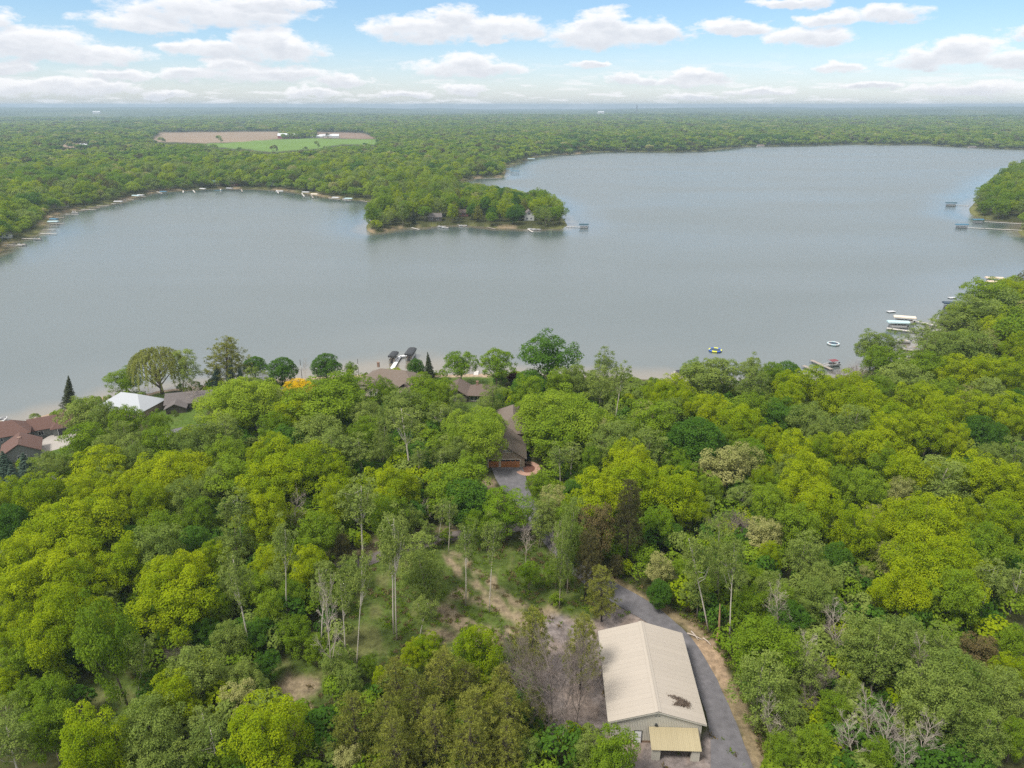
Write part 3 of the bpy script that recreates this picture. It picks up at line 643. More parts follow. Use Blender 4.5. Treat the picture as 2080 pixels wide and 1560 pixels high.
NEAR = """170,850,85,e 215,855,60,e 260,862,62,g 322,868,48,g 250,892,50,e 175,905,90,g 225,918,60,e 272,922,60,e 325,912,70,g 275,946,60,e 400,905,85,e 455,888,70,e 462,928,70,g
200,968,120,o 222,992,60,e 342,966,145,o 85,962,50,e 130,950,40,e 10,948,70,s 54,950,72,s 28,975,70,s 100,938,34,e 18,1020,70,o 18,1068,80,d 85,1018,90,o 115,1022,46,e 178,1012,75,o 240,1022,85,o 315,1024,80,o
378,1022,70,e 438,988,60,e 475,978,96,g 405,1052,60,g 140,1082,185,o 228,1068,70,o 268,1100,60,d 330,1084,70,g 395,1107,70,d 485,1052,65,a 480,1098,60,e 320,1132,105,e 255,1152,95,o 60,1147,110,o 30,1185,90,o 140,1167,120,o 400,1162,60,o 355,1187,110,o 437,1142,60,o
482,1167,62,a,512,1345 445,1117,38,e 85,1197,140,o 30,1234,50,e 150,1207,95,o 190,1206,80,o 187,1240,50,B 118,1264,110,o 225,1232,50,e 362,1227,145,o 468,1207,60,e 470,1302,64,e 195,1267,80,o 95,1307,110,o 25,1272,80,o 15,1312,60,o 38,1364,70,g
215,1312,100,g,264,1444 289,1322,58,a,280,1428 352,1287,50,o 367,1332,50,B 398,1372,92,e 335,1387,46,g 15,1402,70,o 105,1427,72,g 155,1428,50,b,170,1462 287,1447,46,g 350,1432,96,o 310,1484,110,e 22,1467,80,e 100,1482,90,g 195,1522,135,o 25,1532,90,a 372,1490,38,b
425,1482,60,a 312,1542,90,e 370,1552,70,e 432,1522,66,a 488,1427,66,c 540,1502,145,o 480,1535,60,g 485,817,150,K 600,850,88,o 557,877,60,g 582,902,86,d 650,887,88,e 655,826,130,g 700,800,110,g 680,922,86,e 740,884,60,g
725,907,66,a,743,982 680,938,55,a,712,985 745,852,60,e 820,830,80,e 820,858,70,a,834,980 780,900,45,e,779,965 855,822,64,g 895,838,52,a,892,893 602,952,145,o 560,930,70,o 545,987,110,o 528,940,60,o 685,970,60,o 852,926,38,a,852,986 895,926,45,a,898,978 930,922,52,e 968,884,130,K,974,947 1000,868,44,g 1084,838,64,g 1092,862,56,g 985,838,40,e 930,987,115,g 957,962,60,g 945,1017,105,d
780,1000,96,o 822,999,62,o 732,1017,78,a,740,1150 785,1052,76,g 680,1022,80,o 605,1025,38,b,592,1100 545,1052,88,o 605,1060,42,o 650,1092,76,g 537,1097,46,o 695,1112,40,P,696,1160 830,1060,50,e 866,1033,28,b,872,1068 898,1037,32,a,890,1105 914,1042,30,a,911,1120 870,1084,36,e 803,1097,66,a,806,1300 795,1117,62,a,800,1288
852,1140,84,e 945,1097,52,a,946,1230 965,1072,52,g 1000,1097,46,a,994,1245 967,1042,30,b 1030,1044,104,m 1102,1060,50,e,1094,1112 1160,1098,56,e,1152,1205 1193,1125,54,P,1188,1222 1142,1130,44,e,1136,1235 1110,1045,44,e,1098,1112 1150,1070,46,g,1140,1150 1130,1215,30,q 905,1085,30,q 625,1152,70,o 657,1174,50,e 707,1162,46,e 737,1167,46,a,724,1365 577,1114,58,a,583,1280 545,1152,60,o 657,1190,54,a,652,1330 663,1246,50,b,677,1415 693,1202,50,a,702,1350
640,1318,44,g 682,1361,58,e 747,1354,34,g 710,1390,60,e 862,1239,52,a,850,1310 862,1180,84,e 872,1325,58,o 843,1332,50,o 970,1325,94,o 808,1390,87,p 901,1379,107,p 948,1392,92,p 1020,1398,85,p 775,1382,40,o 721,1470,109,p 782,1480,107,p 883,1488,119,p 966,1463,119,p 1030,1455,104,p 847,1432,109,p 804,1522,122,p
955,1522,122,p 1025,1525,97,p 632,1469,42,g 711,1554,60,c 1080,1292,102,p 1185,1318,85,p,1178,1400 1118,1385,130,B,1128,1500 1180,1370,60,B,1170,1480 1060,1350,66,B,1078,1440 1085,1440,74,p 1112,1425,70,B,1115,1512 1190,1528,58,e 1245,1535,88,g 1070,1540,60,e 1115,725,114,d 1075,784,70,d 1132,784,50,g 1170,774,56,e 1220,784,62,e 1228,742,46,e
1262,767,40,a,1249,862 1307,784,50,a,1305,812 1365,802,80,o 1335,813,60,o 1382,828,60,o 1438,768,92,e 1408,760,45,g 1470,764,70,e 1527,757,50,e 1532,784,60,e 1145,847,170,K 1120,893,98,g 1215,886,50,c 1307,843,42,c 1327,862,108,g 1365,844,50,e 1400,857,40,d 1345,830,22,b 1440,842,68,o
1502,867,90,o 1527,834,60,g 1415,899,118,d 1257,897,88,e 1315,917,78,e 1335,911,40,m 1215,927,60,e 1132,927,45,a,1140,1000 1162,922,45,a,1160,980 1202,942,50,g 1245,942,50,g 1277,947,90,o 1372,942,60,m 1400,967,60,m 1405,932,35,d 1330,949,26,B 1465,954,94,c 1510,942,70,c 1518,928,76,m 1282,984,108,o
1220,1014,108,o 1365,1009,108,o 1405,1037,60,o 1337,1067,74,m 1280,1040,60,P,1272,1155 1125,1029,60,c 1135,1064,44,e 1180,1060,44,P 1215,1084,74,r,1212,1165 1502,1002,60,a,1510,1060 1495,1072,60,B 1450,1077,42,B 1547,982,50,o 1162,998,40,d 1092,990,44,g
1222,1202,74,p,1222,1262 1250,1147,32,P 1337,1160,52,c 1410,1127,60,a,1440,1286 1460,1132,62,e,1460,1240 1490,1147,54,a,1482,1310 1547,1092,60,c 1560,1132,50,o 1415,1204,56,e,1416,1255 1075,1167,50,m 1130,1162,42,g 1167,1114,42,g,1168,1196 1069,1092,32,b,1068,1152 1132,1097,32,b,1125,1170 1340,1205,50,d 1555,1320,115,g 1545,1400,110,e
1997,604,84,g 2060,594,60,o 2035,622,60,g 1985,639,88,e 1928,655,50,e 1885,684,74,e 1775,706,68,e 1812,704,46,e 1787,734,70,g 1870,742,80,g 1920,712,90,e 1970,712,90,e 2010,697,40,c 2035,672,80,o 2070,657,30,B 2070,712,60,o 1947,762,75,o 1995,762,70,o 2050,759,90,o 1835,772,90,e 1738,764,46,B,1740,795 1705,768,34,B,1705,795
1597,762,66,d 1565,768,50,g 1655,789,88,o 1610,794,70,o 1722,789,56,o 1690,804,60,o 1747,822,108,o 1780,794,60,g 1810,810,30,c 1597,820,60,o 1585,847,80,d 1642,859,70,e 1665,887,50,e 1735,867,80,e 1800,844,50,o 1867,817,90,o 1922,804,60,g 1960,814,44,c 2005,807,64,e 2060,819,50,d 1910,844,70,o 1972,842,90,o 2035,842,80,o
1830,872,100,o 1797,889,80,o 1885,884,90,o 1935,899,60,o 1985,879,70,d 2022,887,50,d 2060,862,60,o 1610,927,80,o 1660,922,60,o 1702,922,60,o 1772,917,90,o 1797,947,60,g 1847,964,90,o 1602,962,50,e 1647,972,90,o 1700,987,60,g 1755,1002,74,g 1830,1009,54,c 1910,982,108,e 1985,972,98,o 2015,934,50,e 2060,932,60,e 2055,992,90,o
1950,1027,30,m 1622,1004,90,o 1660,1047,98,o 1622,1072,78,g 1777,1054,40,c 1747,1087,88,o 1800,1075,60,o 1880,1064,145,o 1972,1057,60,o 2035,1064,88,o 1997,1114,88,g 1635,1134,74,e 1700,1135,60,d 1800,1139,54,c 1755,1172,32,c 1905,1152,165,o 1830,1202,88,o 2010,1189,60,a 2068,1189,50,a 1660,1182,60,e 1935,1215,90,g 1565,1092,50,c
1652,1222,68,e 1685,1234,44,b 1722,1236,26,b 1742,1314,88,e 1830,1307,88,e 1785,1334,98,e 1910,1317,70,e 1985,1327,68,r 1935,1392,108,e 2047,1372,70,o 2040,1417,88,e 1635,1359,78,e 1672,1384,66,B 1635,1434,50,B 1885,1429,108,e 1997,1497,88,e 1947,1472,88,e 2060,1502,60,g 1722,1409,60,e 1590,1400,60,e 1600,1460,70,e 1690,1450,60,g
1727,1482,56,b,1738,1565 1800,1472,60,b,1795,1570 1880,1489,60,b,1855,1570 1915,1530,36,b 1597,1482,48,b 1692,1262,60,b,1700,1350 1640,1330,56,b,1648,1420 1560,1445,50,b,1565,1530 1762,1440,52,b,1765,1530 1840,1515,56,b,1838,1600 1965,1525,44,b 1580,1225,50,b,1585,1310 1870,1330,40,b,1872,1420 1580,1530,60,g 1650,1520,70,g 1780,1540,60,g 1990,1400,70,e 2060,1310,60,g 1520,1235,60,g 1580,1230,60,g 1600,1260,70,d 1530,1180,50,g
318,742,112,w,330,800 255,772,66,g,258,806 375,748,52,e,372,798 462,730,95,p,462,785 440,768,40,s,440,792 468,762,28,s,468,792 488,768,26,s,488,790 392,792,34,b,396,825 518,744,48,d,518,768 573,753,60,d,573,786 663,745,60,d,664,778 712,750,24,g,712,772 690,762,20,b,690,778 606,786,66,y,608,812 845,747,36,d,846,770 872,747,30,S,874,775
935,738,72,m,937,785 1010,738,78,m,1008,792 1043,766,24,u 140,797,36,S,141,828 620,740,10,b,620,768 860,792,60,g 780,800,50,g 1000,815,50,e 930,830,40,e 905,800,46,g 1075,800,60,g 520,790,60,e 600,822,50,g 640,850,60,d 360,855,22,a,352,845 1650,1000,30,e 1570,1200,60,e
1500,1190,50,e 1365,1090,50,d 1390,1160,40,g 1440,1000,50,g 1480,900,50,g 1560,900,60,o 1560,1030,70,g 440,1230,60,g 420,1290,60,d 520,1200,60,g 550,1240,60,g 520,1290,60,d 560,1190,50,e 590,1210,50,g 600,1290,60,g 500,1380,60,e 545,1350,50,d 60,1420,60,g 60,1360,60,d"""
for e in NEAR.split():
    p = e.split(','); q = [float(v) for v in p[:3]] + [p[3]] + [float(v) for v in p[4:]]
    plant(*q)

# trees of the wooded point with houses, and of the point at the edge of the lake
PEN = [at(x, y, 0) for x, y in [(741,461),(750,450),(762,436),(770,424),(777,412),(800,392),(860,380),(934,374),(1000,387),(1050,396),(1100,408),(1122,424),(1134,438),(1146,449),(1140,462),(1091,465),(1005,461),(938,455),(852,461),(806,465),(757,472)]]
PEN_HOUSE = [(1074, 447, 9), (883, 449, 10), (942, 440, 8)]
PH = [at(a, b, 2) for a, b, _ in PEN_HOUSE]
def scatter(poly, gap, keep, tries=6000, sdmin=4):
    xs = [p[0] for p in poly]; ys = [p[1] for p in poly]; out = []
    cand = np.stack([R.uniform(min(xs), max(xs), tries), R.uniform(min(ys), max(ys), tries)], 1)
    sdv = lake_sd(cand); ok = inside(cand, poly) & (sdv > sdmin)
    for q in cand[ok]:
        if keep(q) and all((q[0]-o[0])**2 + (q[1]-o[1])**2 > gap * gap for o in out): out.append((q[0], q[1]))
    return out
def pen_ok(q):
    for (hx, hy), (a, b, w) in zip(PH, PEN_HOUSE):
        if abs(q[0] - hx) < w * .8 and -40 < q[1] - hy < 7: return False
    return True
pen = scatter(PEN, 9.0, pen_ok)
for X, Y in pen:
    z0 = gz(X, Y); x_ = px(X, Y, 10)[0]
    sp = rnd.choices('ogdeKpScm', (22, 26, 8, 18, 5, 9, 4, 3, 6))[0]
    if 1000 < x_ < 1060 and rnd.random() < .5: sp = 'd'
    W = rnd.uniform(8.5, 12.5); h = rnd.uniform(12, 18) * (.8 if sp in 'dcm' else 1)
    if sp in 'S': W = 5; h = 15
    if sp == 'K': W = 14; h = 17
    h *= rnd.uniform(.75, 1.2)
    while x_ > 930 and h > 6 and px(X, Y, z0 + h)[1] < 386 + 6 * math.sin(x_ * .09): h *= .9
    make_tree(X, Y, z0, W, h, rnd.choice(PROTO[SP[sp][0][0]]), sp)
RP = [at(x, y, 0) for x, y in [(1966,428),(1976,412),(1992,400),(2008,388),(2026,372),(2050,356),(2090,342),(2110,345),(2120,450),(2030,449),(1985,443)]]
for X, Y in scatter(RP, 9.5, lambda q: True):
    z0 = gz(X, Y); sp = rnd.choices('ogem', (30, 30, 15, 20))[0]
    make_tree(X, Y, z0, rnd.uniform(9, 13), rnd.uniform(12, 19), rnd.choice(PROTO[SP[sp][0][0]]), sp)
for x, y in [(2086,466),(2098,474),(2092,452)]:
    X, Y = at(x, y, 1); make_tree(X, Y, .5, 9, 13, PROTO['elm'][0], 'g')

# ------------------------------------------------------------------ the wood beyond what can be told apart, and the low growth under the trees: stuff
def light_crown(name, mat, W, H, n, size, lumps=16, cone=False):
    parts = []
    for k in range(lumps):
        d = rdir(1)[0]; d[2] = abs(d[2]) if R.random() < .75 else d[2]
        if cone: zf = R.random(); q = np.array([d[0] * W * .4 * (1 - zf), d[1] * W * .4 * (1 - zf), (zf - .5) * H * .9]); r = W * .16 * (1.2 - zf)
        else: q = d * np.array([W * .34, W * .34, H * .30]); r = W * .2 * R.uniform(.75, 1.2)
        m_ = n // lumps; dd = rdir(m_) + d * .35 + np.array([0, 0, .3]); dd /= np.linalg.norm(dd, axis=1)[:, None]
        P = q + dd * r + np.array([0, 0, H * .56]); tn = R.random()
        parts.append((leaf_quads(P, dd * .8 + np.array([0, 0, .4]) + R.normal(size=(m_, 3)) * .35, size), np.clip(.2 + .5 * tn + R.normal(size=m_) * .15, 0, 1)))
    me = crown_mesh(name, parts); me.materials[0] = mat; return me
FAR_KINDS = ['o','g','d','e','m','K','P','c','S']
def gn_scatter(name, P, scale, kinds, protos, label, rotz=None):
    me = bpy.data.meshes.new(name); me.vertices.add(len(P)); me.vertices.foreach_set('co', np.asarray(P, np.float32).ravel())
    for nm, ty, v in (('size', 'FLOAT_VECTOR', scale), ('turn', 'FLOAT', R.random(len(P)) * 6.283), ('pick', 'INT', kinds)):
        a = me.attributes.new(nm, ty, 'POINT')
        if ty == 'FLOAT_VECTOR': a.data.foreach_set('vector', np.asarray(v, np.float32).ravel())
        elif ty == 'INT': a.data.foreach_set('value', np.asarray(v, np.int32))
        else: a.data.foreach_set('value', np.asarray(v, np.float32))
    o = obj(name, me); tag(o, label, kind='stuff')
    g = bpy.data.node_groups.new(name, 'GeometryNodeTree'); g.interface.new_socket('Geometry', in_out='INPUT', socket_type='NodeSocketGeometry'); g.interface.new_socket('Geometry', in_out='OUTPUT', socket_type='NodeSocketGeometry')
    N, L = g.nodes, g.links; gi = N.new('NodeGroupInput'); go = N.new('NodeGroupOutput')
    mp = N.new('GeometryNodeMeshToPoints'); L.new(gi.outputs[0], mp.inputs[0])
    def attr(nm, ty): a = N.new('GeometryNodeInputNamedAttribute'); a.data_type = ty; a.inputs[0].default_value = nm; return a.outputs[0]
    last = mp.outputs[0]; joins = []
    for i, pm in enumerate(protos):
        po = bpy.data.objects.new(name + '_source', pm)
        oi = N.new('GeometryNodeObjectInfo'); oi.inputs['Object'].default_value = po; oi.inputs['As Instance'].default_value = True
        cmp_ = N.new('FunctionNodeCompare'); cmp_.data_type = 'INT'; cmp_.operation = 'EQUAL'; L.new(attr('pick', 'INT'), cmp_.inputs[2]); cmp_.inputs[3].default_value = i
        ip = N.new('GeometryNodeInstanceOnPoints'); L.new(last, ip.inputs['Points']); L.new(cmp_.outputs[0], ip.inputs['Selection']); L.new(oi.outputs['Geometry'], ip.inputs['Instance'])
        cx_ = N.new('ShaderNodeCombineXYZ'); L.new(attr('turn', 'FLOAT'), cx_.inputs[2]); er = N.new('FunctionNodeEulerToRotation'); L.new(cx_.outputs[0], er.inputs[0]); L.new(er.outputs[0], ip.inputs['Rotation'])
        L.new(attr('size', 'FLOAT_VECTOR'), ip.inputs['Scale']); joins.append(ip)
    j = N.new('GeometryNodeJoinGeometry')
    for ip in joins: L.new(ip.outputs[0], j.inputs[0])
    L.new(j.outputs[0], go.inputs[0])
    md = o.modifiers.new('scatter', 'NODES'); md.node_group = g
    return o
def grid_pts(r0, r1, gap, a0=-41, a1=41):
    n = int(2 * r1 / gap) + 1; gx, gy = np.meshgrid(np.arange(-n, n) * gap, np.arange(-n, n) * gap)
    P = np.stack([gx.ravel(), gy.ravel()], 1) + R.uniform(-.42, .42, (gx.size, 2)) * gap
    r = np.hypot(P[:, 0], P[:, 1]); a = np.degrees(np.arctan2(P[:, 0], P[:, 1]))
    return P[(r > r0) & (r < r1) & (a > a0) & (a < a1)]
def in_px(P3, poly):
    u, v = px_np(P3); return inside(np.stack([u, v], 1), poly)
pen_arr = PEN
def wood(name, r0, r1, gap, protos_leaf, label, wmul=1.0, hmul=1.0):
    P = grid_pts(r0, r1, gap); sd = lake_sd(P); P = P[sd > 4]; sd = sd[sd > 4]
    rr2 = np.hypot(P[:, 0], P[:, 1])
    keep = ~inside(P, PEN) & ~inside(P, RP)
    keep &= ~((rr2 < 520) & (P[:, 1] < 330) & (P[:, 0] < 150))       # the near wood has its own trees
    for k, f in FIELDS.items(): keep &= ~inside(P, f)
    P, sd = P[keep], sd[keep]; Z = land_h(P, sd); n = len(P)
    big = R.random(n) ** 1.6; h = (9 + 10 * big) * hmul * np.where(sd < 14, .75, 1); w = (.75 + 1.05 * big) * gap / 9.4 * wmul * R.uniform(.9, 1.1, n)
    for k, f in FIELD_PX.items():
        bad = (in_px(np.column_stack([P, Z + h * 1.0]), f) | in_px(np.column_stack([P, Z + h * .5]), f)) & (R.random(n) < (.985 if k in ('green','brown') else .9))
        P, sd, Z, h, w = P[~bad], sd[~bad], Z[~bad], h[~bad], w[~bad]; n = len(P)
    # kinds gather in patches
    q = .5 * fbm(P[:, 0] / 70, P[:, 1] / 70, 3, 61) + .5 * fbm(P[:, 0] / 260, P[:, 1] / 420, 3, 65) + R.normal(size=n) * .07
    kind = np.select([q < .34, q < .40, q < .46, q < .52, q < .57], [2, 1, 0, 3, 0], 4)
    r_ = R.random(n); kind = np.where(r_ < .05, 6, np.where(r_ < .07, 7, np.where(r_ < .11, 2, np.where(r_ < .16, 3, kind))))
    kind = np.where((sd < 20) & (R.random(n) < .4), 5, kind)
    scl = np.column_stack([w, w, h / 14])
    return gn_scatter(name, np.column_stack([P, Z - .3]), scl, kind, protos_leaf, label)
mid = [light_crown('distant_crown', FM[k], 10, 14, 1500 if k not in 'PS' else 900, .62, 26, cone=(k in 'S')) for k in FAR_KINDS]
lowp = [light_crown('remote_crown', FM[k], 10, 14, 420, 1.25, 12, cone=(k in 'S')) for k in FAR_KINDS]
wood('lakeside_woodland', 300, 1150, 8.2, mid, 'mixed green woodland round the bay and along the shore')
wood('distant_woodland', 1150, 2600, 10.5, lowp, 'distant hazy woodland beyond the lake')
wood('remote_woodland', 2600, 5600, 21, lowp, 'remote bluish woodland toward the horizon', 1.0, 1.0)

# tufts of grass and weeds over the clearings and verges
def tuft_mesh():
    n = 26; a = R.random(n) * 6.283; d = np.stack([np.cos(a), np.sin(a), np.full(n, 1.6)], 1); P0 = np.stack([R.normal(size=n) * .16, R.normal(size=n) * .16, np.zeros(n)], 1)
    P = P0 + d * .13; V = leaf_quads(P, np.cross(d, rdir(n)), .34, .35, along=d)
    me = crown_mesh('grass_tuft', [(V, R.random(n))]); return me
tf = [tuft_mesh() for _ in range(2)]; tf[0].materials[0] = FM['g']; tf[1].materials[0] = foliage('dry_grass', (.16,.13,.05), (.28,.22,.11))
TP = []; TRK = [ground(a_, b_)[:2] for a_, b_ in [(905,1130),(935,1160),(965,1185),(1000,1215),(1035,1240),(1075,1262),(1112,1280)]]
for poly, gap in [(CLEARING, .8), (CLEAR2, .9), (CLEAR3, .9), (COURT, 3.0)]:
    c = np.array(poly); n = int((c[:,0].max()-c[:,0].min()) * (c[:,1].max()-c[:,1].min()) / gap**2)
    q = np.stack([R.uniform(c[:,0].min()-2, c[:,0].max()+2, n), R.uniform(c[:,1].min()-2, c[:,1].max()+2, n)], 1); q = q[inside(q, poly)]; q = q[fbm(q[:,0]/3.5, q[:,1]/3.5, 4, 71) < .49]; TP.append(q[segdist(q, TRK, False) > 1.9])
vq = np.array([ground(a_, b_)[:2] for a_, b_ in verge]); q = np.stack([R.uniform(vq[:,0].min(), vq[:,0].max()+6, 9000), R.uniform(vq[:,1].min(), vq[:,1].max(), 9000)], 1)
dq = segdist(q, [tuple(v) for v in vq], False)
RD = [ground(a_, b_)[:2] for a_, b_ in [(1100,1075),(1140,1120),(1185,1165),(1235,1197),(1280,1222),(1330,1252),(1380,1295),(1418,1350),(1440,1400),(1462,1450),(1478,1510),(1490,1575)]]
TP.append(q[(dq < 3.2) & (segdist(q, RD, False) > 4.2) & (R.random(9000) < .4)])
TP = np.concatenate(TP); n = len(TP); sz = R.uniform(.6, 1.6, n)
gn_scatter('grass', np.column_stack([TP, land_h(TP)]), np.column_stack([sz, sz, sz * R.uniform(.6, 1.1, n)]), (R.random(n) < .4).astype(int), tf, 'tufts of grass and weeds in the clearings and along the drive')
# understory in the near wood
P = grid_pts(55, 330, 3.6); sd = lake_sd(P); P = P[sd > 5]; sd = sd[sd > 5]
BARN = [(13.0, 69.5), (28.5, 69.5), (28.5, 95.5), (13.0, 95.5)]
HOUSES_NEAR = [(-.5, 170, 9), (-1, 184, 7), (-133, 183, 14), (-131, 172, 9), (-117, 199, 13), (-101, 204, 10), (-41, 217, 12), (-14, 210, 9), (-68, 207, 7)]
keep = np.ones(len(P), bool)
for poly in ALL_OPEN + [COURT, BARN]: keep &= ~inside(P, poly)
for hx, hy, rad in HOUSES_NEAR: keep &= np.hypot(P[:, 0] - hx, P[:, 1] - hy) > rad
ROADS = [[(1027,940),(1045,985),(1062,1015),(1080,1040),(1100,1075),(1140,1120),(1185,1165),(1235,1197),(1280,1222),(1330,1252),(1380,1295),(1418,1350),(1440,1400),(1462,1450),(1478,1510),(1490,1575)],
         [(1098,1068),(1040,1072),(960,1080),(900,1094),(850,1106),(790,1122),(740,1142),(700,1158)], [(20,1000),(75,985),(140,962),(200,950),(280,918),(345,880),(400,868),(470,862),(560,872)], [(960,950),(985,990),(1020,1030)], [(1075,935),(1090,955)]]
for rd, w in zip(ROADS, (5.2, 3.4, 4.0, 3.5, 5)): keep &= segdist(P, [ground(x, y)[:2] for x, y in rd], False) > w
P, sd = P[keep], sd[keep]; Z = land_h(P, sd); n = len(P)
vis_open = [[(735,1130),(800,1105),(860,1085),(960,1075),(1090,1060),(1150,1120),(1215,1200),(1210,1262),(1130,1250),(1070,1315),(960,1330),(860,1370),(760,1385),(710,1380),(690,1300),(720,1200)],
            [(985,938),(1105,930),(1110,990),(1105,1050),(1060,1040),(985,990)], [(1240,1180),(1320,1215),(1420,1290),(1480,1400),(1530,1540),(1500,1560),(1200,1560),(1210,1270)],
            [(75,860),(150,860),(145,925),(80,950)], [(290,800),(420,800),(410,870),(330,875)], [(895,755),(990,755),(995,800),(900,800)]]
h = R.uniform(2.5, 6.5, n); h[np.hypot(P[:,0],P[:,1]) > 215] *= .6
bad = np.zeros(n, bool)
for pg in vis_open: bad |= in_px(np.column_stack([P, Z + h * .7]), pg)
h[bad] = R.uniform(.5, 1.1, bad.sum())
kill = bad & (R.random(n) < .5)
for hx, hy, rad in HOUSES_NEAR:            # keep the view of the houses' fronts
    kill |= (np.hypot(P[:, 0] - hx * .95, P[:, 1] - hy * .95) < rad * .95)
P, Z, h = P[~kill], Z[~kill], h[~kill]; n = len(P)
w = R.uniform(.8, 1.5, n) * np.clip(h / 4, .35, 1.2)
SHR = [light_crown('undergrowth_crown', FM[k], 4, 3.6, 700, .34, 14) for k in ('g', 'd', 'e', 'o')]
gn_scatter('undergrowth', np.column_stack([P, Z - .15]), np.column_stack([w, w, h / 3.6]), R.choice(4, n, p=[.38, .30, .2, .12]), SHR, 'dense green undergrowth and saplings on the woodland floor')

# ------------------------------------------------------------------ buildings
def panel_mat(name, col, rough=.45, var=.05):
    m, N, L = newmat(name); o = N.new('ShaderNodeOutputMaterial'); p = N.new('ShaderNodeBsdfPrincipled'); L.new(p.outputs[0], o.inputs[0]); p.inputs['Roughness'].default_value = rough
    oi = N.new('ShaderNodeObjectInfo'); t = N.new('ShaderNodeTexCoord'); n = N.new('ShaderNodeTexNoise'); n.inputs['Scale'].default_value = .7; n.inputs['Detail'].default_value = 6; L.new(t.outputs['Object'], n.inputs['Vector'])
    a = N.new('ShaderNodeMath'); a.operation = 'MULTIPLY_ADD'; L.new(oi.outputs['Random'], a.inputs[0]); a.inputs[1].default_value = .5
    b = N.new('ShaderNodeMath'); b.operation = 'MULTIPLY'; L.new(n.outputs[0], b.inputs[0]); b.inputs[1].default_value = .5; L.new(b.outputs[0], a.inputs[2])
    mx = N.new('ShaderNodeMix'); mx.data_type = 'RGBA'; L.new(a.outputs[0], mx.inputs[0]); mx.inputs[6].default_value = tuple(c * (1 - var) for c in col) + (1,); mx.inputs[7].default_value = tuple(c * (1 + var) for c in col) + (1,)
    L.new(mx.outputs[2], p.inputs['Base Color']); return m
CREAM = panel_mat('cream_metal_sheet', (.385,.340,.285), .5, .05); CREAMW = panel_mat('cream_wall_sheet', (.50,.475,.41), .55); YEL = panel_mat('tan_metal_sheet', (.36,.305,.185), .5, .10)
BROWNBASE = solid('rusty_base', (.20,.13,.085), .9, .3, 1.2); WHITE = solid('white_paint', (.72,.72,.72), .5, .05); GLASS = solid('dark_glass', (.03,.035,.04), .12, .1)
def corrugated(L_, W_, n, h=.05, name='roof_panel', mat=None):
    "a metal sheet along +y of length L_, width W_ in x, with n raised ribs; lies at z 0"
    b = MB(); xs = []
    for k in range(n):
        c = -W_ / 2 + W_ * (k + .5) / n; xs += [(c - .07, 0), (c - .035, h), (c + .035, h), (c + .07, 0)]
    xs = [(-W_ / 2 + .004, 0)] + xs + [(W_ / 2 - .004, 0)]
    V = [(x, 0, z) for x, z in xs] + [(x, L_, z) for x, z in xs] + [(x, 0, -.03) for x, z in xs] + [(x, L_, -.03) for x, z in xs]; k = len(xs)
    Fs = [(i, i + 1, k + i + 1, k + i) for i in range(k - 1)] + [(2*k + i + 1, 2*k + i, 3*k + i, 3*k + i + 1) for i in range(k - 1)] + [(i + 1, i, 2*k + i, 2*k + i + 1) for i in range(k - 1)] + [(k + i, k + i + 1, 3*k + i + 1, 3*k + i) for i in range(k - 1)]
    b.poly(V, Fs); return b.mesh(name, mat)
bgz = gz(20.7, 84.4)
barn = empty('pole_barn', (20.7, 84.4, bgz - .02), math.radians(-2.2), 'large cream metal pole barn with a low gable roof beside the gravel yard', 'barn')
HW, HL, EZ, RZ = 6.85, 9.3, 4.0, 6.15; wx, wy0, wy1 = 6.3, -9.0, 9.0
b = MB(); b.poly([(-wx,wy0,.5),(wx,wy0,.5),(wx,wy1,.5),(-wx,wy1,.5),(-wx,wy0,4.05),(wx,wy0,4.05),(wx,wy1,4.05),(-wx,wy1,4.05),(0,wy0,5.98),(0,wy1,5.98)], [(1,2,6,5),(3,0,4,7),(2,3,7,9,6),(0,1,5,8,4)])
obj('wall', b.mesh('wall', CREAMW), barn)
obj('base_board', MB().box(-wx-.03, wx+.03, wy0-.03, wy1+.03, -.3, .52).mesh('base_board', BROWNBASE), barn)
# front wall sheets, each cut to the slope of the gable
for k in range(14):
    x0 = -wx + k * .9; x1 = x0 + .9; b = MB(); zt = lambda x: 4.03 + (1 - abs(x) / wx) * 1.93
    for r in range(4):
        a_ = x0 + .9 * r / 4; c_ = a_ + .9 / 4
        for u0, u1, dy in ((a_ + .006, a_ + .15, 0), (a_ + .15, a_ + .205, .035)):
            y = wy0 - .012 - dy; xm = [u0, u1]
            b.poly([(u0, y, .45), (u1, y, .45), (u1, y, zt(u1)), (u0, y, zt(u0)), (u0, wy0, .45), (u1, wy0, .45), (u1, wy0, zt(u1)), (u0, wy0, zt(u0))], [(0,1,2,3),(0,3,7,4),(1,5,6,2),(3,2,6,7),(0,4,5,1)])
    obj('wall_panel', b.mesh('wall_panel', CREAMW), barn)
sl = math.atan2(RZ - EZ, HW); Ls = math.hypot(HW, RZ - EZ)
pm = corrugated(Ls, .93, 3, .035, 'roof_panel', CREAM)
for side in (-1, 1):
    for k in range(20):
        o = obj('roof_panel', pm, barn); yy = -HL + .465 + k * .93
        # local +y of the sheet runs down the slope
        m_ = Matrix(((0, side * math.cos(sl), side * math.sin(sl)), (-side, 0, 0), (0, -math.sin(sl), math.cos(sl))))
        o.matrix_local = Matrix.Translation((0, yy, RZ + .02)) @ m_.to_4x4()
b = MB()
for s_ in (-1, 1): b.poly([(0,-HL-.03,RZ+.11),(s_*.42,-HL-.03,RZ+.11-.42*math.tan(sl)),(s_*.42,HL+.03,RZ+.11-.42*math.tan(sl)),(0,HL+.03,RZ+.11)], [(0,1,2,3)])
b.tube([(0,-HL-.03,RZ+.10),(0,HL+.03,RZ+.10)], .07, 6); obj('ridge_cap', b.mesh('ridge_cap', CREAM), barn)
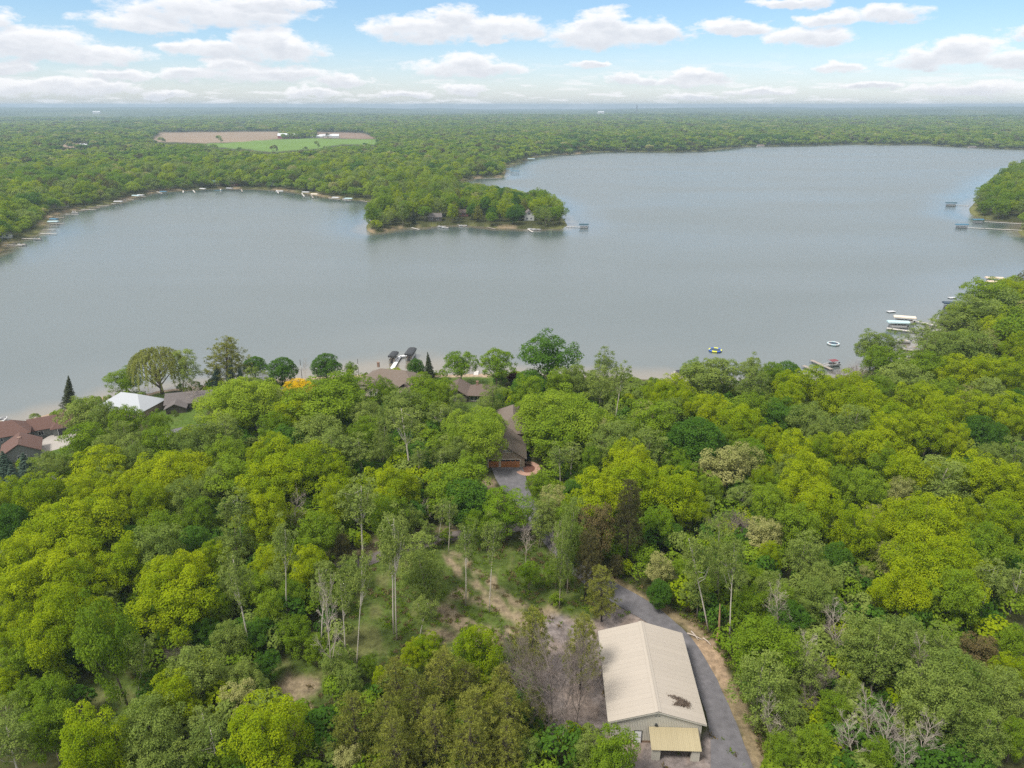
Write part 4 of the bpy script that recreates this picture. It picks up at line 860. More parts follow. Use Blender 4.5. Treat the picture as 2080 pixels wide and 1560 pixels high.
for s_ in (-1, 1):
    b = MB()
    for e in (-1, 1): y0 = e * HL - .04 + (0 if e > 0 else 0); b.poly([(0,y0,RZ-.02),(s_*HW,y0,EZ-.02),(s_*HW,y0,EZ-.22),(0,y0,RZ-.22),(0,y0+.08,RZ-.02),(s_*HW,y0+.08,EZ-.02),(s_*HW,y0+.08,EZ-.22),(0,y0+.08,RZ-.22)], [(0,1,2,3),(4,7,6,5),(3,2,6,7),(1,5,6,2)])
    b.box(s_*HW-.03, s_*HW+.05, -HL, HL, EZ-.25, EZ-.04); obj('fascia', b.mesh('fascia', CREAMW), barn)
d = obj('door', MB().box(-3.0, -2.05, wy0-.09, wy0-.045, .1, 2.25).mesh('door', WHITE), barn)
obj('handle', MB().box(-2.2, -2.13, wy0-.13, wy0-.09, 1.1, 1.2).mesh('handle', GLASS), d)
obj('door_frame', MB().box(-3.1,-3.0,wy0-.10,wy0-.04,.1,2.35).box(-2.05,-1.95,wy0-.10,wy0-.04,.1,2.35).box(-3.0,-2.05,wy0-.10,wy0-.04,2.25,2.35).mesh('door_frame', GLASS), barn)
obj('lamp', MB().box(-.22,.02,wy0-.28,wy0-.05,3.5,3.75).box(-.35,.15,wy0-.18,wy0-.05,3.42,3.5).mesh('lamp', GLASS), barn)
obj('vent', MB().box(-.35,-.1,wy0-.07,wy0-.05,5.05,5.12).box(.1,.35,wy0-.07,wy0-.05,5.05,5.12).mesh('vent', GLASS), barn)
cp = obj('canopy', MB().slab([(-1.1,wy0-.08,3.15),(5.75,wy0-.08,3.15),(5.75,-12.1,2.25),(-1.1,-12.1,2.25)], .10).mesh('canopy', YEL), barn)
cm = corrugated(3.24, .76, 3, .04, 'roof_panel', YEL)
for k in range(9):
    o = obj('roof_panel', cm, cp, (-1.1 + .38 + k * .761, wy0 - .08, 3.17), (-math.atan2(.9, 3.02), 0, math.pi))
for x0 in (-.95, 4.45): obj('post', MB().box(x0, x0 + 1.15, -11.95, -11.5, -.1, 2.30).mesh('post', CREAMW), barn)
obj('beam', MB().box(-1.0, 5.7, -12.0, -11.85, 2.05, 2.24).mesh('beam', BROWNBASE), barn)
# fallen pine branches on the barn roof
fb = empty('fallen_branch', (0, 0, 0), 0, 'heap of brown broken pine branches lying on the barn roof', 'branch')
BROWNF = foliage('dead_brown_needles', (.085,.062,.045), (.19,.145,.11), .1); b = MB(); parts = []
M_ = barn.matrix_basis.copy()
def on_roof(u, v, up=.12): return M_ @ Vector((u, v, RZ - u * math.tan(sl) + up))
for k in range(12):
    a = rnd.uniform(-.6, .5) + (math.pi if rnd.random() < .5 else 0) + .25; L_ = rnd.uniform(.6, 2.1); c = (3.5 + rnd.gauss(0, .5), -6.4 + rnd.gauss(0, .35))
    e = (c[0] + math.cos(a) * L_, c[1] + math.sin(a) * L_ * .8); m = ((c[0]+e[0])/2, (c[1]+e[1])/2)
    b.tube([on_roof(*c, .2), on_roof(*m, .3), on_roof(*e, .15)], [.06, .04, .015], 4, False)
    n = 75; f = R.random(n)[:, None]; P = np.array(on_roof(*c, .16)) * (1 - f) + np.array(on_roof(*e, .14)) * f + R.normal(size=(n, 3)) * np.array([.22, .2, .06])
    parts.append((leaf_quads(P, R.normal(size=(n, 3)) * .5 + [0, 0, 1], .26, .4), R.random(n)))
fm = crown_mesh('dead_needles', parts); fm.materials[0] = BROWNF
obj('branch', b.mesh('branch', DARKBARK), fb); obj('needles', fm, fb)
# snow of small debris beside the yard
sn = empty('broken_snag', (*ground(1456, 1302)[:2], gz(*ground(1456, 1302)[:2])), 0, 'broken orange-brown dead trunk standing behind the barn', 'dead trunk')
obj('trunk', MB().tube([(0,0,-.2),(.1,0,2.5),(-.05,.1,5.2),(-.25,.1,7.6)], [.24,.2,.16,.06], 7).mesh('trunk', solid('snag_wood', (.36,.22,.12), .9, .3, 3)), sn)
X, Y, Z = ground(1410, 1300)
for k, (a_, b_) in enumerate([((1396,1288),(1426,1301)), ((1404,1284),(1418,1302)), ((1428,1298),(1444,1312))]):
    p0, p1 = ground(*a_), ground(*b_)
    tag(obj('fallen_log', MB().tube([(p0[0],p0[1],p0[2]+.2),((p0[0]+p1[0])/2,(p0[1]+p1[1])/2,p0[2]+.35),(p1[0],p1[1],p1[2]+.2)], [.14,.11,.05], 6).mesh('fallen_log', DEADBARK)),
        ['long pale fallen log in the verge beside the drive', 'short pale fallen log crossing the long log by the drive', 'pale fallen log nearest the barn corner in the verge'][k], 'log')

def roof_slabs(w, t=.18):
    x0, x1, y0, y1, z, rh, ty = w; o = .55; X0, X1, Y0, Y1 = x0-o, x1+o, y0-o, y1+o; zt = z + rh; z -= rh * o / (min(x1-x0, y1-y0) / 2) * .5; b = MB()
    if ty == 'gabx': ym = (Y0+Y1)/2; Fs = [[(X0,Y0,z),(X1,Y0,z),(X1,ym,zt),(X0,ym,zt)], [(X1,Y1,z),(X0,Y1,z),(X0,ym,zt),(X1,ym,zt)]]
    elif ty == 'gaby': xm = (X0+X1)/2; Fs = [[(X0,Y1,z),(X0,Y0,z),(xm,Y0,zt),(xm,Y1,zt)], [(X1,Y0,z),(X1,Y1,z),(xm,Y1,zt),(xm,Y0,zt)]]
    elif ty == 'hipx': ym = (Y0+Y1)/2; q = (Y1-Y0)/2 * .95; a, c = (X0+q, ym, zt), (X1-q, ym, zt); Fs = [[(X0,Y0,z),(X1,Y0,z),c,a], [(X1,Y1,z),(X0,Y1,z),a,c], [(X0,Y1,z),(X0,Y0,z),a], [(X1,Y0,z),(X1,Y1,z),c]]
    else: xm = (X0+X1)/2; q = (X1-X0)/2 * .95; a, c = (xm, Y0+q, zt), (xm, Y1-q, zt); Fs = [[(X0,Y1,z),(X0,Y0,z),a,c], [(X1,Y0,z),(X1,Y1,z),c,a], [(X0,Y0,z),(X1,Y0,z),a], [(X1,Y1,z),(X0,Y1,z),c]]
    for f in Fs: b.slab([Vector(p) for p in f], t)
    return b
def wall_block(w):
    x0, x1, y0, y1, z, rh, ty = w; b = MB(); ins = .02
    V = [(x0,y0,-.6),(x1,y0,-.6),(x1,y1,-.6),(x0,y1,-.6),(x0,y0,z),(x1,y0,z),(x1,y1,z),(x0,y1,z)]; Fs = [(1,2,6,5),(3,0,4,7),(2,3,7,6),(0,1,5,4)]
    if ty == 'gaby': V += [((x0+x1)/2,y0,z+rh*.88),((x0+x1)/2,y1,z+rh*.88)]; Fs[3] = (0,1,5,8,4); Fs[2] = (2,3,7,9,6)
    if ty == 'gabx': V += [(x0,(y0+y1)/2,z+rh*.88),(x1,(y0+y1)/2,z+rh*.88)]; Fs[1] = (3,0,4,8,7); Fs[0] = (1,2,6,9,5)
    return b.poly(V, Fs)
TRIM = solid('cream_trim', (.62,.58,.50), .6, .05)
def house(name, X, Y, rz, label, wings, wm, rm, wins=(), doors=(), chim=(), cat='house', Z=None, trim=TRIM, detail=True):
    h = empty(name, (X, Y, (gz(X, Y) if Z is None else Z)), math.radians(rz), label, cat)
    for w in wings:
        obj('wall', wall_block(w).mesh('wall', wm), h)
        r = obj('roof', roof_slabs(w).mesh('roof', rm), h)
    for (cx_, cy_, cz) in chim:
        c = obj('chimney', MB().box(cx_-.35,cx_+.35,cy_-.3,cy_+.3,cz-1.6,cz).box(cx_-.42,cx_+.42,cy_-.37,cy_+.37,cz,cz+.12).mesh('chimney', solid('chimney_brick', (.25,.16,.12), .9)), h)
    for (x0, y, z, ww, wh) in wins:           # on walls that face -y
        f = obj('window', MB().box(x0-.09,x0,y-.06,y,z-.09,z+wh+.09).box(x0+ww,x0+ww+.09,y-.06,y,z-.09,z+wh+.09).box(x0,x0+ww,y-.06,y,z+wh,z+wh+.09).box(x0,x0+ww,y-.08,y,z-.09,z).box(x0+ww/2-.03,x0+ww/2+.03,y-.05,y,z,z+wh).mesh('window', trim), h)
        obj('pane', MB().box(x0,x0+ww,y-.03,y-.004,z,z+wh).mesh('pane', GLASS), f)
    for (x0, y, ww, wh, dm) in doors:
        f = obj('door', MB().box(x0,x0+ww,y-.05,y-.004,0,wh).mesh('door', dm), h)
        fr = MB().box(x0-.12,x0,y-.08,y-.004,0,wh+.12).box(x0+ww,x0+ww+.12,y-.08,y-.004,0,wh+.12).box(x0,x0+ww,y-.08,y-.004,wh,wh+.12)
        obj('door_frame', fr.mesh('door_frame', trim), f)
        if ww > 2:
            for i in range(4):
                for j in range(1, max(2, round(ww / 1.2)) + 1):
                    n = max(2, round(ww / 1.2)); s_ = ww / n; obj('panel', MB().box(x0+(j-1)*s_+.08,x0+j*s_-.08,y-.075,y-.05,i*wh/4+.07,(i+1)*wh/4-.05).mesh('panel', dm if i < 3 else GLASS), f)
    return h
def shingle(name, c): return solid(name, c, .92, .22, 2.2, bump=.5, bscale=14)
RED = shingle('red_brown_shingles', (.120,.066,.052)); TAN = shingle('tan_shingles', (.150,.118,.095)); BRN = shingle('brown_shingles', (.125,.092,.075)); GRY = shingle('grey_shingles', (.12,.105,.10))
WHT = solid('white_metal_roof', (.36,.38,.40), .35, .05); SIDE = solid('grey_siding', (.20,.21,.20), .8, .08, 1); STONE = solid('stone_wall', (.25,.20,.15), .9, .3, 2.5, bump=.6); DARKW = solid('dark_siding', (.10,.085,.07), .85)
WOODD = solid('orange_wood_door', (.34,.135,.045), .5, .25, 1.5); BEIGE = solid('beige_siding', (.40,.36,.29), .8); WSIDE = solid('white_siding', (.5,.5,.48), .7, .05)
house('lake_house', -.9, 160.0, 0, 'stone and timber house with a brown shingle roof and orange wooden garage doors', [(-5.6,4.1,0,11,2.9,3.4,'gaby'), (-3.0,5.4,11.05,26,4.6,3.4,'hipy')], STONE, TAN,
      wins=[(-1.3,0,4.3,.55,.6),(-.5,0,4.3,.55,.6),(.3,0,4.3,.55,.6)], doors=[(-5.0,0,2.6,2.3,WOODD), (-1.9,0,4.8,2.3,WOODD)], chim=[(3.2,22,8.6)])
# curved paver walk round a planted bed beside the garage
def ring(name, cx_, cy_, r0, r1, a0, a1, mat, lift, label):
    V = []; Fs = []; n = 36
    for i in range(n + 1):
        a = math.radians(a0 + (a1 - a0) * i / n)
        for r in (r0, r1): V.append((cx_ + math.cos(a) * r, cy_ + math.sin(a) * r * 1.25, 0))
    V = np.array(V); V[:, 2] = land_h(V[:, :2]) + lift
    for i in range(n): Fs.append((2*i, 2*i+1, 2*i+3, 2*i+2))
    return tag(obj(name, mesh(name, V, np.array(Fs), [mat])), label, kind='structure')
ring('path', 3.9, 159.4, 1.9, 3.3, -150, 120, PAVER, .12, 'curved red-brown paver walk round a planted bed')
V = [(3.9 + math.cos(a) * 1.9, 159.4 + math.sin(a) * 2.3) for a in np.linspace(0, 2 * math.pi, 20)[:-1]]
V3 = [(x, y, gz(x, y) + .10) for x, y in V]; tag(obj('planting_bed', MB().poly(V3, [tuple(range(19))]).mesh('planting_bed', MULCH)), 'oval mulch bed inside the curved paver walk', kind='structure')
V = gpoly([(78,925),(84,898),(150,862),(158,878),(150,893),(140,905),(100,922)]); V3 = [(x, y, gz(x, y) + .35) for x, y in V]
tag(obj('concrete_drive', MB().slab([Vector((x, y, 2.55)) for x, y in V], .5).mesh('concrete_drive', CONC)), 'pale concrete forecourt of the red-roofed house', kind='structure')
house('lakeside_house', -131, 178, 30, 'rambling grey-sided lake house with red-brown hipped roofs', [(-8.1,.3,-10.4,-2.6,2.9,2.6,'gaby'), (-14.5,-2.4,1.2,8.6,3.9,2.9,'hipx'), (-2.4,4.0,4.6,10.6,2.8,2.3,'gabx'), (3.0,9.4,3.0,11.4,2.9,2.9,'hipy')], SIDE, RED, Z=2.2,
      wins=[(-4.8,-10.4,1.0,.9,1.0),(-3.7,-10.4,1.0,.9,1.0),(-6.5,1.2,2.4,1.0,.8),(-9.5,1.2,2.4,1.0,.8),(-4.4,1.2,2.4,.8,.8),(-.6,4.6,.9,1.2,1.1),(7.3,3.0,1.0,1.2,1.1)], doors=[(4.2,3.0,2.2,2.3,GLASS)], chim=[(-3.9,-6,5.4)], trim=WHITE)
house('white_roofed_house', -117.5, 201.5, -15, 'house with a bright white metal hip roof above the lawn', [(-7.5,8,-5,5,2.9,3.2,'hipx'), (-7.5,-2,-8.6,-4.6,2.7,2.0,'hipy')], STONE, WHT, wins=[(3,-5,.9,1.6,1.2),(6,-5,.9,1.2,1.2)], Z=1.9)
house('ranch_house', -100.5, 206, 14, 'low grey-brown ranch house behind bare trees on the lawn', [(-7,7,-4,4,2.6,2.1,'gabx'), (-6.5,-1,-7,-3.8,2.4,1.4,'gaby')], DARKW, GRY, wins=[(0,-4,.8,1.8,1.2),(3.4,-4,.8,1.8,1.2)], Z=2.0)
house('beach_house', -39.5, 221, -14, 'wide tan hip-roofed house in front of the black-covered boat lifts', [(-10,10,-6,6,3.0,3.6,'hipx'), (-6,.5,-10,-5.2,2.9,2.8,'gaby'), (4,10,-9,-5.2,2.8,2.4,'hipy')], BEIGE, TAN, wins=[(-4.2,-10,1,1.0,1.1),(-2.4,-10,1,1.0,1.1)], chim=[(-5.6,1,8.2)], trim=WHITE)
house('bungalow', -13.5, 211, -5, 'long low brown-roofed bungalow behind the beach with dark windows', [(-7.5,-.4,-4.2,4.2,2.7,2.3,'gaby'), (-.4,7.6,-3.8,4.2,2.7,2.2,'hipx')], DARKW, BRN, wins=[(.6,-3.8,.7,2.4,1.4),(3.6,-3.8,.7,2.6,1.4),(-5.2,-4.2,.9,1.4,1.2)], chim=[(2.4,.4,5.6)])
house('cottage', -68.5, 209, 2, 'small brown-roofed cottage beside the golden yellow tree', [(-5.5,5.5,-4,4,2.5,2.0,'gabx')], DARKW, BRN, wins=[(-3.4,-4,.9,1.8,1.0)])
for (x, y, rz, wid, dep, hw_, rh, ty, wm, rm, nm, lb) in [
    (883,447,8,11,8,3.2,2.6,'gabx',DARKW,GRY,'grey_cabin','grey gabled cabin near the left end of the wooded point'),
    (942,438,-5,8,7,3.0,2.2,'gabx',solid('red_siding',(.26,.10,.07),.8),BRN,'red_cabin','small red-brown cabin under trees at the middle of the wooded point'),
    (1074,446,4,8,9,4.4,3.6,'gaby',WSIDE,GRY,'white_cottage','white gabled cottage near the tip of the wooded point'),
    (310,377,10,13,8,3,2.4,'gabx',BEIGE,GRY,'shore_house','tan gabled house under the trees on the far bay shore'),
    (378,374,4,9,7,3,2.2,'gabx',DARKW,GRY,'shore_house','small dark house on the far bay beach, left of the teal-roofed one'),
    (442,374,0,10,8,3,2.0,'gabx',BEIGE,solid('teal_metal_roof',(.16,.30,.27),.5),'shore_house','teal-roofed house on the far bay shore'),
    (473,375,-4,15,8,3,2.3,'gabx',solid('red_brown_siding',(.20,.08,.06),.8),BRN,'shore_house','long red-brown house on the far bay beach'),
    (553,376,-8,9,7,3.6,2.2,'gaby',WSIDE,GRY,'shore_house','white house by the orange slope on the far bay beach'),
    (580,377,-8,8,7,3,2.0,'gabx',WSIDE,BRN,'shore_house','small white house right of the orange slope on the far bay beach'),
    (205,400,20,11,8,4,2.6,'gaby',DARKW,GRY,'shore_house','dark house between trees on the left bay shore'),
    (124,420,25,12,8,3,2.3,'gabx',BEIGE,BRN,'shore_house','tan house above the beach on the left bay shore'),
    (784,402,0,9,7,3,2.0,'gabx',WSIDE,TAN,'shore_house','white house where the wooded point joins the bay shore'),
    (10,482,30,9,7,3,2.2,'gabx',WSIDE,GRY,'shore_house','white house at the near end of the left bay shore'),
    (1265,303,0,14,9,4,3,'gabx',WSIDE,GRY,'shore_house','white house on the distant shore below the taller mast'),
    (1545,294,0,16,9,4,3,'gabx',WSIDE,TAN,'shore_house','pale house on the sandy stretch of the distant shore'),
    (1975,297,0,16,9,4,3,'gabx',BEIGE,GRY,'shore_house','tan house at the right end of the distant shore')]:
    X, Y, Z = ground(x, y)
    house(nm, X, Y, rz, lb, [(-wid/2,wid/2,-dep/2,dep/2,hw_,rh,ty)], wm, rm, wins=[(-wid*.3,-dep/2,1,wid*.16,1.2),(wid*.12,-dep/2,1,wid*.16,1.2)] + ([(-.9,-dep/2,4.6,1.8,1.6)] if nm == 'white_cottage' else []), trim=WHITE)
BARNRED = solid('barn_red', (.26,.06,.05), .8); WROOF = solid('pale_metal_roof', (.60,.62,.64), .5, .05)
for (x, y, wid, dep, hw_, rh, wm, rm, lb) in [(586,281,52,18,7,6,BARNRED,WROOF,'red farm barn with a long white roof beside the green field'), (628,278,20,14,5,4,WSIDE,WROOF,'white farmhouse behind the green field'), (643,280,34,12,4,3,WSIDE,WROOF,'low white farm shed beside the farmhouse'),
     (662,279,34,12,5,3,WSIDE,WROOF,'long white machine shed in the middle of the farmyard'), (682,280,18,12,5,5,WSIDE,WROOF,'white farm shed at the field end of the farmyard'), (176,298,22,12,4,3,WSIDE,WROOF,'white shed in the small ploughed field'), (198,235,60,30,14,8,WSIDE,WROOF,'tiny white building in the remote wood'), (1220,235,50,30,14,8,WSIDE,WROOF,'tiny white building below the pair of masts')]:
    X, Y, Z = ground(x, y); house('farm_building', X, Y, 5, lb, [(-wid/2,wid/2,-dep/2,dep/2,hw_,rh,'gabx')], wm, rm, cat='farm building', trim=WHITE)
# silos and masts
for x, y, hh, rr_, lb in [(634,276,18,3.2,'grey silo behind the farmhouse')]:
    X, Y, Z = ground(x, y); s_ = empty('silo', (X, Y, Z), 0, lb, 'silo'); obj('body', MB().tube([(0,0,0),(0,0,hh)], rr_, 14).mesh('body', WROOF), s_); obj('roof', MB().tube([(0,0,hh),(0,0,hh+1.5),(0,0,hh+2.4)], [rr_, rr_*.7, .2], 14).mesh('roof', GRY), s_)
MAST = solid('mast_steel', (.10,.10,.11), .6)
for x, y, top, w_, lb in [(1260,236,212,5.5,'tall slender radio mast on the horizon'), (1232,232,219,3.0,'shorter radio mast beside the tall mast on the horizon'), (745,229,216,2.4,'faint thin mast on the horizon above the farm')]:
    D = 7800; a = math.atan2((x - 1040) / F, math.cos(PITCH)); X, Y = D * math.sin(a), D * math.cos(a); Z = gz(X, Y)
    lo, hi = Z, Z + 400
    for _ in range(30):
        m_ = (lo + hi) / 2
        if px(X, Y, m_)[1] > top: lo = m_
        else: hi = m_
    t = empty('radio_mast', (X, Y, Z), 0, lb, 'mast'); hh = m_ - Z
    obj('mast', MB().tube([(0,0,0),(0,0,hh*.6),(0,0,hh)], [w_, w_, w_*.6], 4).mesh('mast', MAST), t)

# ------------------------------------------------------------------ docks, boat lifts and boats
DECK = solid('dock_boards', (.30,.26,.22), .85, .15, 1.5); DECKW = solid('white_dock', (.50,.47,.43), .8, .08, 1); STEEL = solid('galvanised_steel', (.35,.36,.37), .5, .1, 2, .5)
CANV = {k: solid(k + '_canvas', c, .8, .08, 1) for k, c in dict(black=(.035,.038,.042), navy=(.035,.06,.09), teal=(.035,.085,.11), blue=(.06,.16,.24), paleblue=(.42,.55,.58), tan=(.60,.48,.38), cream=(.66,.58,.48), white=(.48,.48,.48), maroon=(.20,.05,.06), grey=(.30,.31,.33)).items()}
HULLW = solid('white_hull', (.50,.50,.50), .3, .03); HULLD = solid('dark_hull', (.06,.06,.07), .3, .05); SEAT = solid('tan_vinyl', (.45,.38,.30), .6)
def dock(pts, w, label, mat=None, z=.55, sec=2.4, world_pts=None):
    P = [Vector((*at(x, y, z), z)) for x, y in pts] if world_pts is None else world_pts
    d = empty('dock', (P[0].x, P[0].y, 0), 0, label, 'dock'); d['group'] = 'docks along the shore'; o0 = Vector((P[0].x, P[0].y, 0)); mat = mat or DECK
    for i in range(len(P) - 1):
        a, b_ = P[i] - o0, P[i+1] - o0; L_ = (b_ - a).length; n = max(1, round(L_ / sec)); u = (b_ - a).normalized(); v = Vector((-u.y, u.x, 0))
        if n > 14: n = 14
        for k in range(n):
            p, q = a + u * (L_ * k / n + .04), a + u * (L_ * (k + 1) / n - .04)
            obj('deck_panel', MB().slab([p - v*w/2, q - v*w/2, q + v*w/2, p + v*w/2], .14).mesh('deck_panel', mat), d)
        pb = MB()
        for k in range(n + 1):
            for s_ in (-1, 1):
                c_ = a + u * (L_ * k / n) + v * s_ * (w/2 + .05); pb.tube([(c_.x, c_.y, -1.2), (c_.x, c_.y, z + .35)], .05, 5)
        obj('posts', pb.mesh('posts', STEEL), d)['kind'] = 'stuff'
    return d
def hull_mesh(name, L_, W_, H_, mat, bow=.35):
    b = MB(); rings = []
    for i in range(9):
        t = i / 8; hw = W_ / 2 * (1 if t < 1 - bow else math.sqrt(max(0, 1 - ((t - 1 + bow) / bow) ** 2)) * .97 + .03); y = -L_/2 + L_ * t; ke = -.25 + (.35 * max(0, t - .6) / .4) ** 1.2
        rings.append([(-hw, y, H_ + .15 * t), (-hw * .85, y, .05), (0, y, ke), (hw * .85, y, .05), (hw, y, H_ + .15 * t), (hw * .8, y, H_ + .15 * t), (hw * .75, y, .25), (-hw * .75, y, .25), (-hw * .8, y, H_ + .15 * t)])
    P = [p for r in rings for p in r]; k = 9; Fs = [tuple(range(k))]
    for i in range(8):
        for j in range(k): Fs.append((i*k+j, (i+1)*k+j, (i+1)*k+(j+1) % k, i*k+(j+1) % k))
    return b.poly(P, Fs).mesh(name, mat, smooth=False)
def boat(X, Y, rz, label, kind='run', L_=6, W_=2.3, canopy=None, z=.25, hull=None):
    t = empty('pontoon_boat' if kind == 'pont' else 'motor_boat', (X, Y, z), rz, label, 'boat')
    if kind == 'pont':
        for s_ in (-1, 1): obj('pontoon', MB().tube([(s_*.85,-L_/2,0),(s_*.85,L_/2-.5,0),(s_*.85,L_/2,.12)], [.3,.3,.08], 10).mesh('pontoon', STEEL), t)
        obj('deck', MB().box(-W_/2,W_/2,-L_/2,L_/2-.3,.3,.4).mesh('deck', DECK), t)
        rl = MB()
        for x in (-W_/2+.02, W_/2-.07): rl.box(x, x+.05, -L_/2+.3, L_/2-.6, .4, 1.05)
        rl.box(-W_/2+.07,W_/2-.07,L_/2-.65,L_/2-.6,.4,1.05); obj('rail', rl.mesh('rail', hull or HULLW), t)
        for y in (-L_/2+.9, L_/2-1.8):
            for x in (-W_/2+.12, W_/2-.72): obj('seat', MB().box(x,x+.6,y,y+1.1,.4,.85).box(x,x+.6,y-.15,y,.4,1.15).mesh('seat', SEAT), t)
        obj('console', MB().box(.2,.8,-.2,.3,.4,1.2).mesh('console', HULLW), t)
    else:
        obj('hull', hull_mesh('hull', L_, W_, .75, hull or HULLW), t)
        obj('windscreen', MB().poly([(-W_*.38,.5,.78),(W_*.38,.5,.78),(W_*.3,.15,1.2),(-W_*.3,.15,1.2),(-W_*.38,.46,.78),(W_*.38,.46,.78),(W_*.3,.11,1.2),(-W_*.3,.11,1.2)],[(0,1,2,3),(7,6,5,4),(3,2,6,7),(0,4,5,1),(0,3,7,4),(1,5,6,2)]).mesh('windscreen', GLASS), t)
        for x in (-W_*.3, W_*.06): obj('seat', MB().box(x,x+.55,-.6,0,.25,.7).box(x,x+.55,-.75,-.6,.25,1.05).mesh('seat', SEAT), t)
        obj('bench', MB().box(-W_*.34,W_*.34,-L_/2+.9,-L_/2+1.5,.25,.72).mesh('bench', SEAT), t)
    obj('outboard_motor', MB().box(-.2,.2,-L_/2-.5,-L_/2-.05,.3,1.0).box(-.08,.08,-L_/2-.35,-L_/2-.15,-.4,.3).mesh('outboard_motor', HULLD), t)
    if canopy:
        cvs = MB(); n = 6
        pts = [(W_*.48*math.sin(a), 1.95 + .22*math.cos(a)) for a in np.linspace(-1.3, 1.3, n)]
        Y0, Y1 = (-L_*.32, L_*.12); V = [(x,Y0,z_) for x, z_ in pts] + [(x,Y1,z_) for x, z_ in pts] + [(x,Y0,z_-.05) for x, z_ in pts] + [(x,Y1,z_-.05) for x, z_ in pts]
        cvs.poly(V, [(i,i+1,n+i+1,n+i) for i in range(n-1)] + [(2*n+i+1,2*n+i,3*n+i,3*n+i+1) for i in range(n-1)] + [(i+1,i,2*n+i,2*n+i+1) for i in range(n-1)] + [(n+i,n+i+1,3*n+i+1,3*n+i) for i in range(n-1)])
        cn = obj('bimini_top', cvs.mesh('bimini_top', CANV[canopy]), t)
        fr = MB()
        for s_ in (-1, 1):
            for y in (Y0, Y1): fr.tube([(s_*W_*.45,y*.6,.7),(s_*W_*.46,y,1.95)], .025, 4)
        obj('frame', fr.mesh('frame', STEEL), cn)
    return t
def lift(x, y, rz, col, label, L_=7.5, W_=3.2, H_=2.9, boat_kind='pont', blabel=None, world=None):
    X, Y = world or at(x, y, H_ * .8)
    t = empty('boat_lift', (X, Y, 0), rz, label, 'boat lift'); t['group'] = 'canopied boat lifts'
    for sx_ in (-1, 1):
        for sy_ in (-1, 1): obj('post', MB().box(sx_*W_*.42-.06,sx_*W_*.42+.06,sy_*L_*.36-.06,sy_*L_*.36+.06,-1.2,H_).mesh('post', STEEL), t)
    obj('cradle', MB().box(-W_*.42,W_*.42,-L_*.36-.06,-L_*.36+.06,.1,.25).box(-W_*.42,W_*.42,L_*.36-.06,L_*.36+.06,.1,.25).box(-W_*.25,-W_*.25+.1,-L_*.36,L_*.36,.25,.33).box(W_*.25-.1,W_*.25,-L_*.36,L_*.36,.25,.33).mesh('cradle', STEEL), t)
    n = 9; pts = [(W_*.5*math.sin(a)/math.sin(1.25), H_ + .62*(math.cos(a)-math.cos(1.25))) for a in np.linspace(-1.25, 1.25, n)]; pts = [(pts[0][0], H_-.45)] + pts + [(pts[-1][0], H_-.45)]; n = len(pts)
    V = []; ys = [-L_/2, -L_/2+.35, L_/2-.35, L_/2]
    for j, yy in enumerate(ys): V += [(x_*(.86 if j in (0, 3) else 1), yy, z_ - (.3 if j in (0, 3) and z_ > H_ else 0)) for x_, z_ in pts]
    Fs = [(j*n+i, j*n+i+1, (j+1)*n+i+1, (j+1)*n+i) for j in range(3) for i in range(n-1)] + [tuple(range(n))[::-1], tuple(range(3*n, 4*n))]
    obj('canopy', MB().poly(V, Fs).mesh('canopy', CANV[col], smooth=False), t)
    if blabel: boat(X, Y, rz, blabel, boat_kind, L_ * .85, 2.3, None, .45)
    return t
# the docks and lifts straight ahead
dock([(791,757),(812,723),(834,721)], 1.5, 'long pale L-shaped dock between the two black-covered boat lifts', WHITE)
lift(799, 722, math.radians(-8), 'black', 'smaller black-canopied boat lift left of the L-shaped dock', 5.6, 2.8, blabel='pontoon boat under the smaller black canopy')
lift(834, 716, math.radians(-6), 'black', 'larger black-canopied boat lift at the far end of the L-shaped dock', 7.6, 3.2, blabel='pontoon boat under the larger black canopy')
dock([(965,770),(968,753)], 1.7, 'short white dock at the beach between two shade trees', DECKW)
boat(*at(1379, 763, .5), math.radians(4), 'white pontoon boat with a black top moored at the wooded shore', 'pont', 6.5, 2.5, 'black')
dock([(1366,776),(1366,757)], 1.2, 'small dock beside the white pontoon boat with a black top'); dock([(1356,766),(1366,766)], 1.2, 'stubby swim platform joined to the pontoon boat dock')
def tramp(x, y, r, label, ca, cb):
    X, Y = at(x, y, .3); t = empty('water_trampoline', (X, Y, 0), 0, label, 'trampoline')
    for k in range(8):
        P = [(math.cos(a)*r, math.sin(a)*r, .32) for a in np.linspace(k*math.pi/4, (k+1)*math.pi/4, 5)]
        obj('tube_segment', MB().tube(P, .34, 8, False).mesh('tube_segment', (ca, cb)[k % 2], smooth=True), t)
    obj('jump_mat', MB().tube([(0,0,.42),(0,0,.5)], r*.8, 18).mesh('jump_mat', CANV['navy']), t)
tramp(1693, 698, 2.1, 'white-ringed round water trampoline floating off the wooded shore', CANV['white'], CANV['paleblue'])
tramp(1453, 711, 2.3, 'blue and yellow round water trampoline showing above the treetops', solid('blue_vinyl',(.05,.12,.45),.4), solid('yellow_vinyl',(.65,.65,.05),.4))
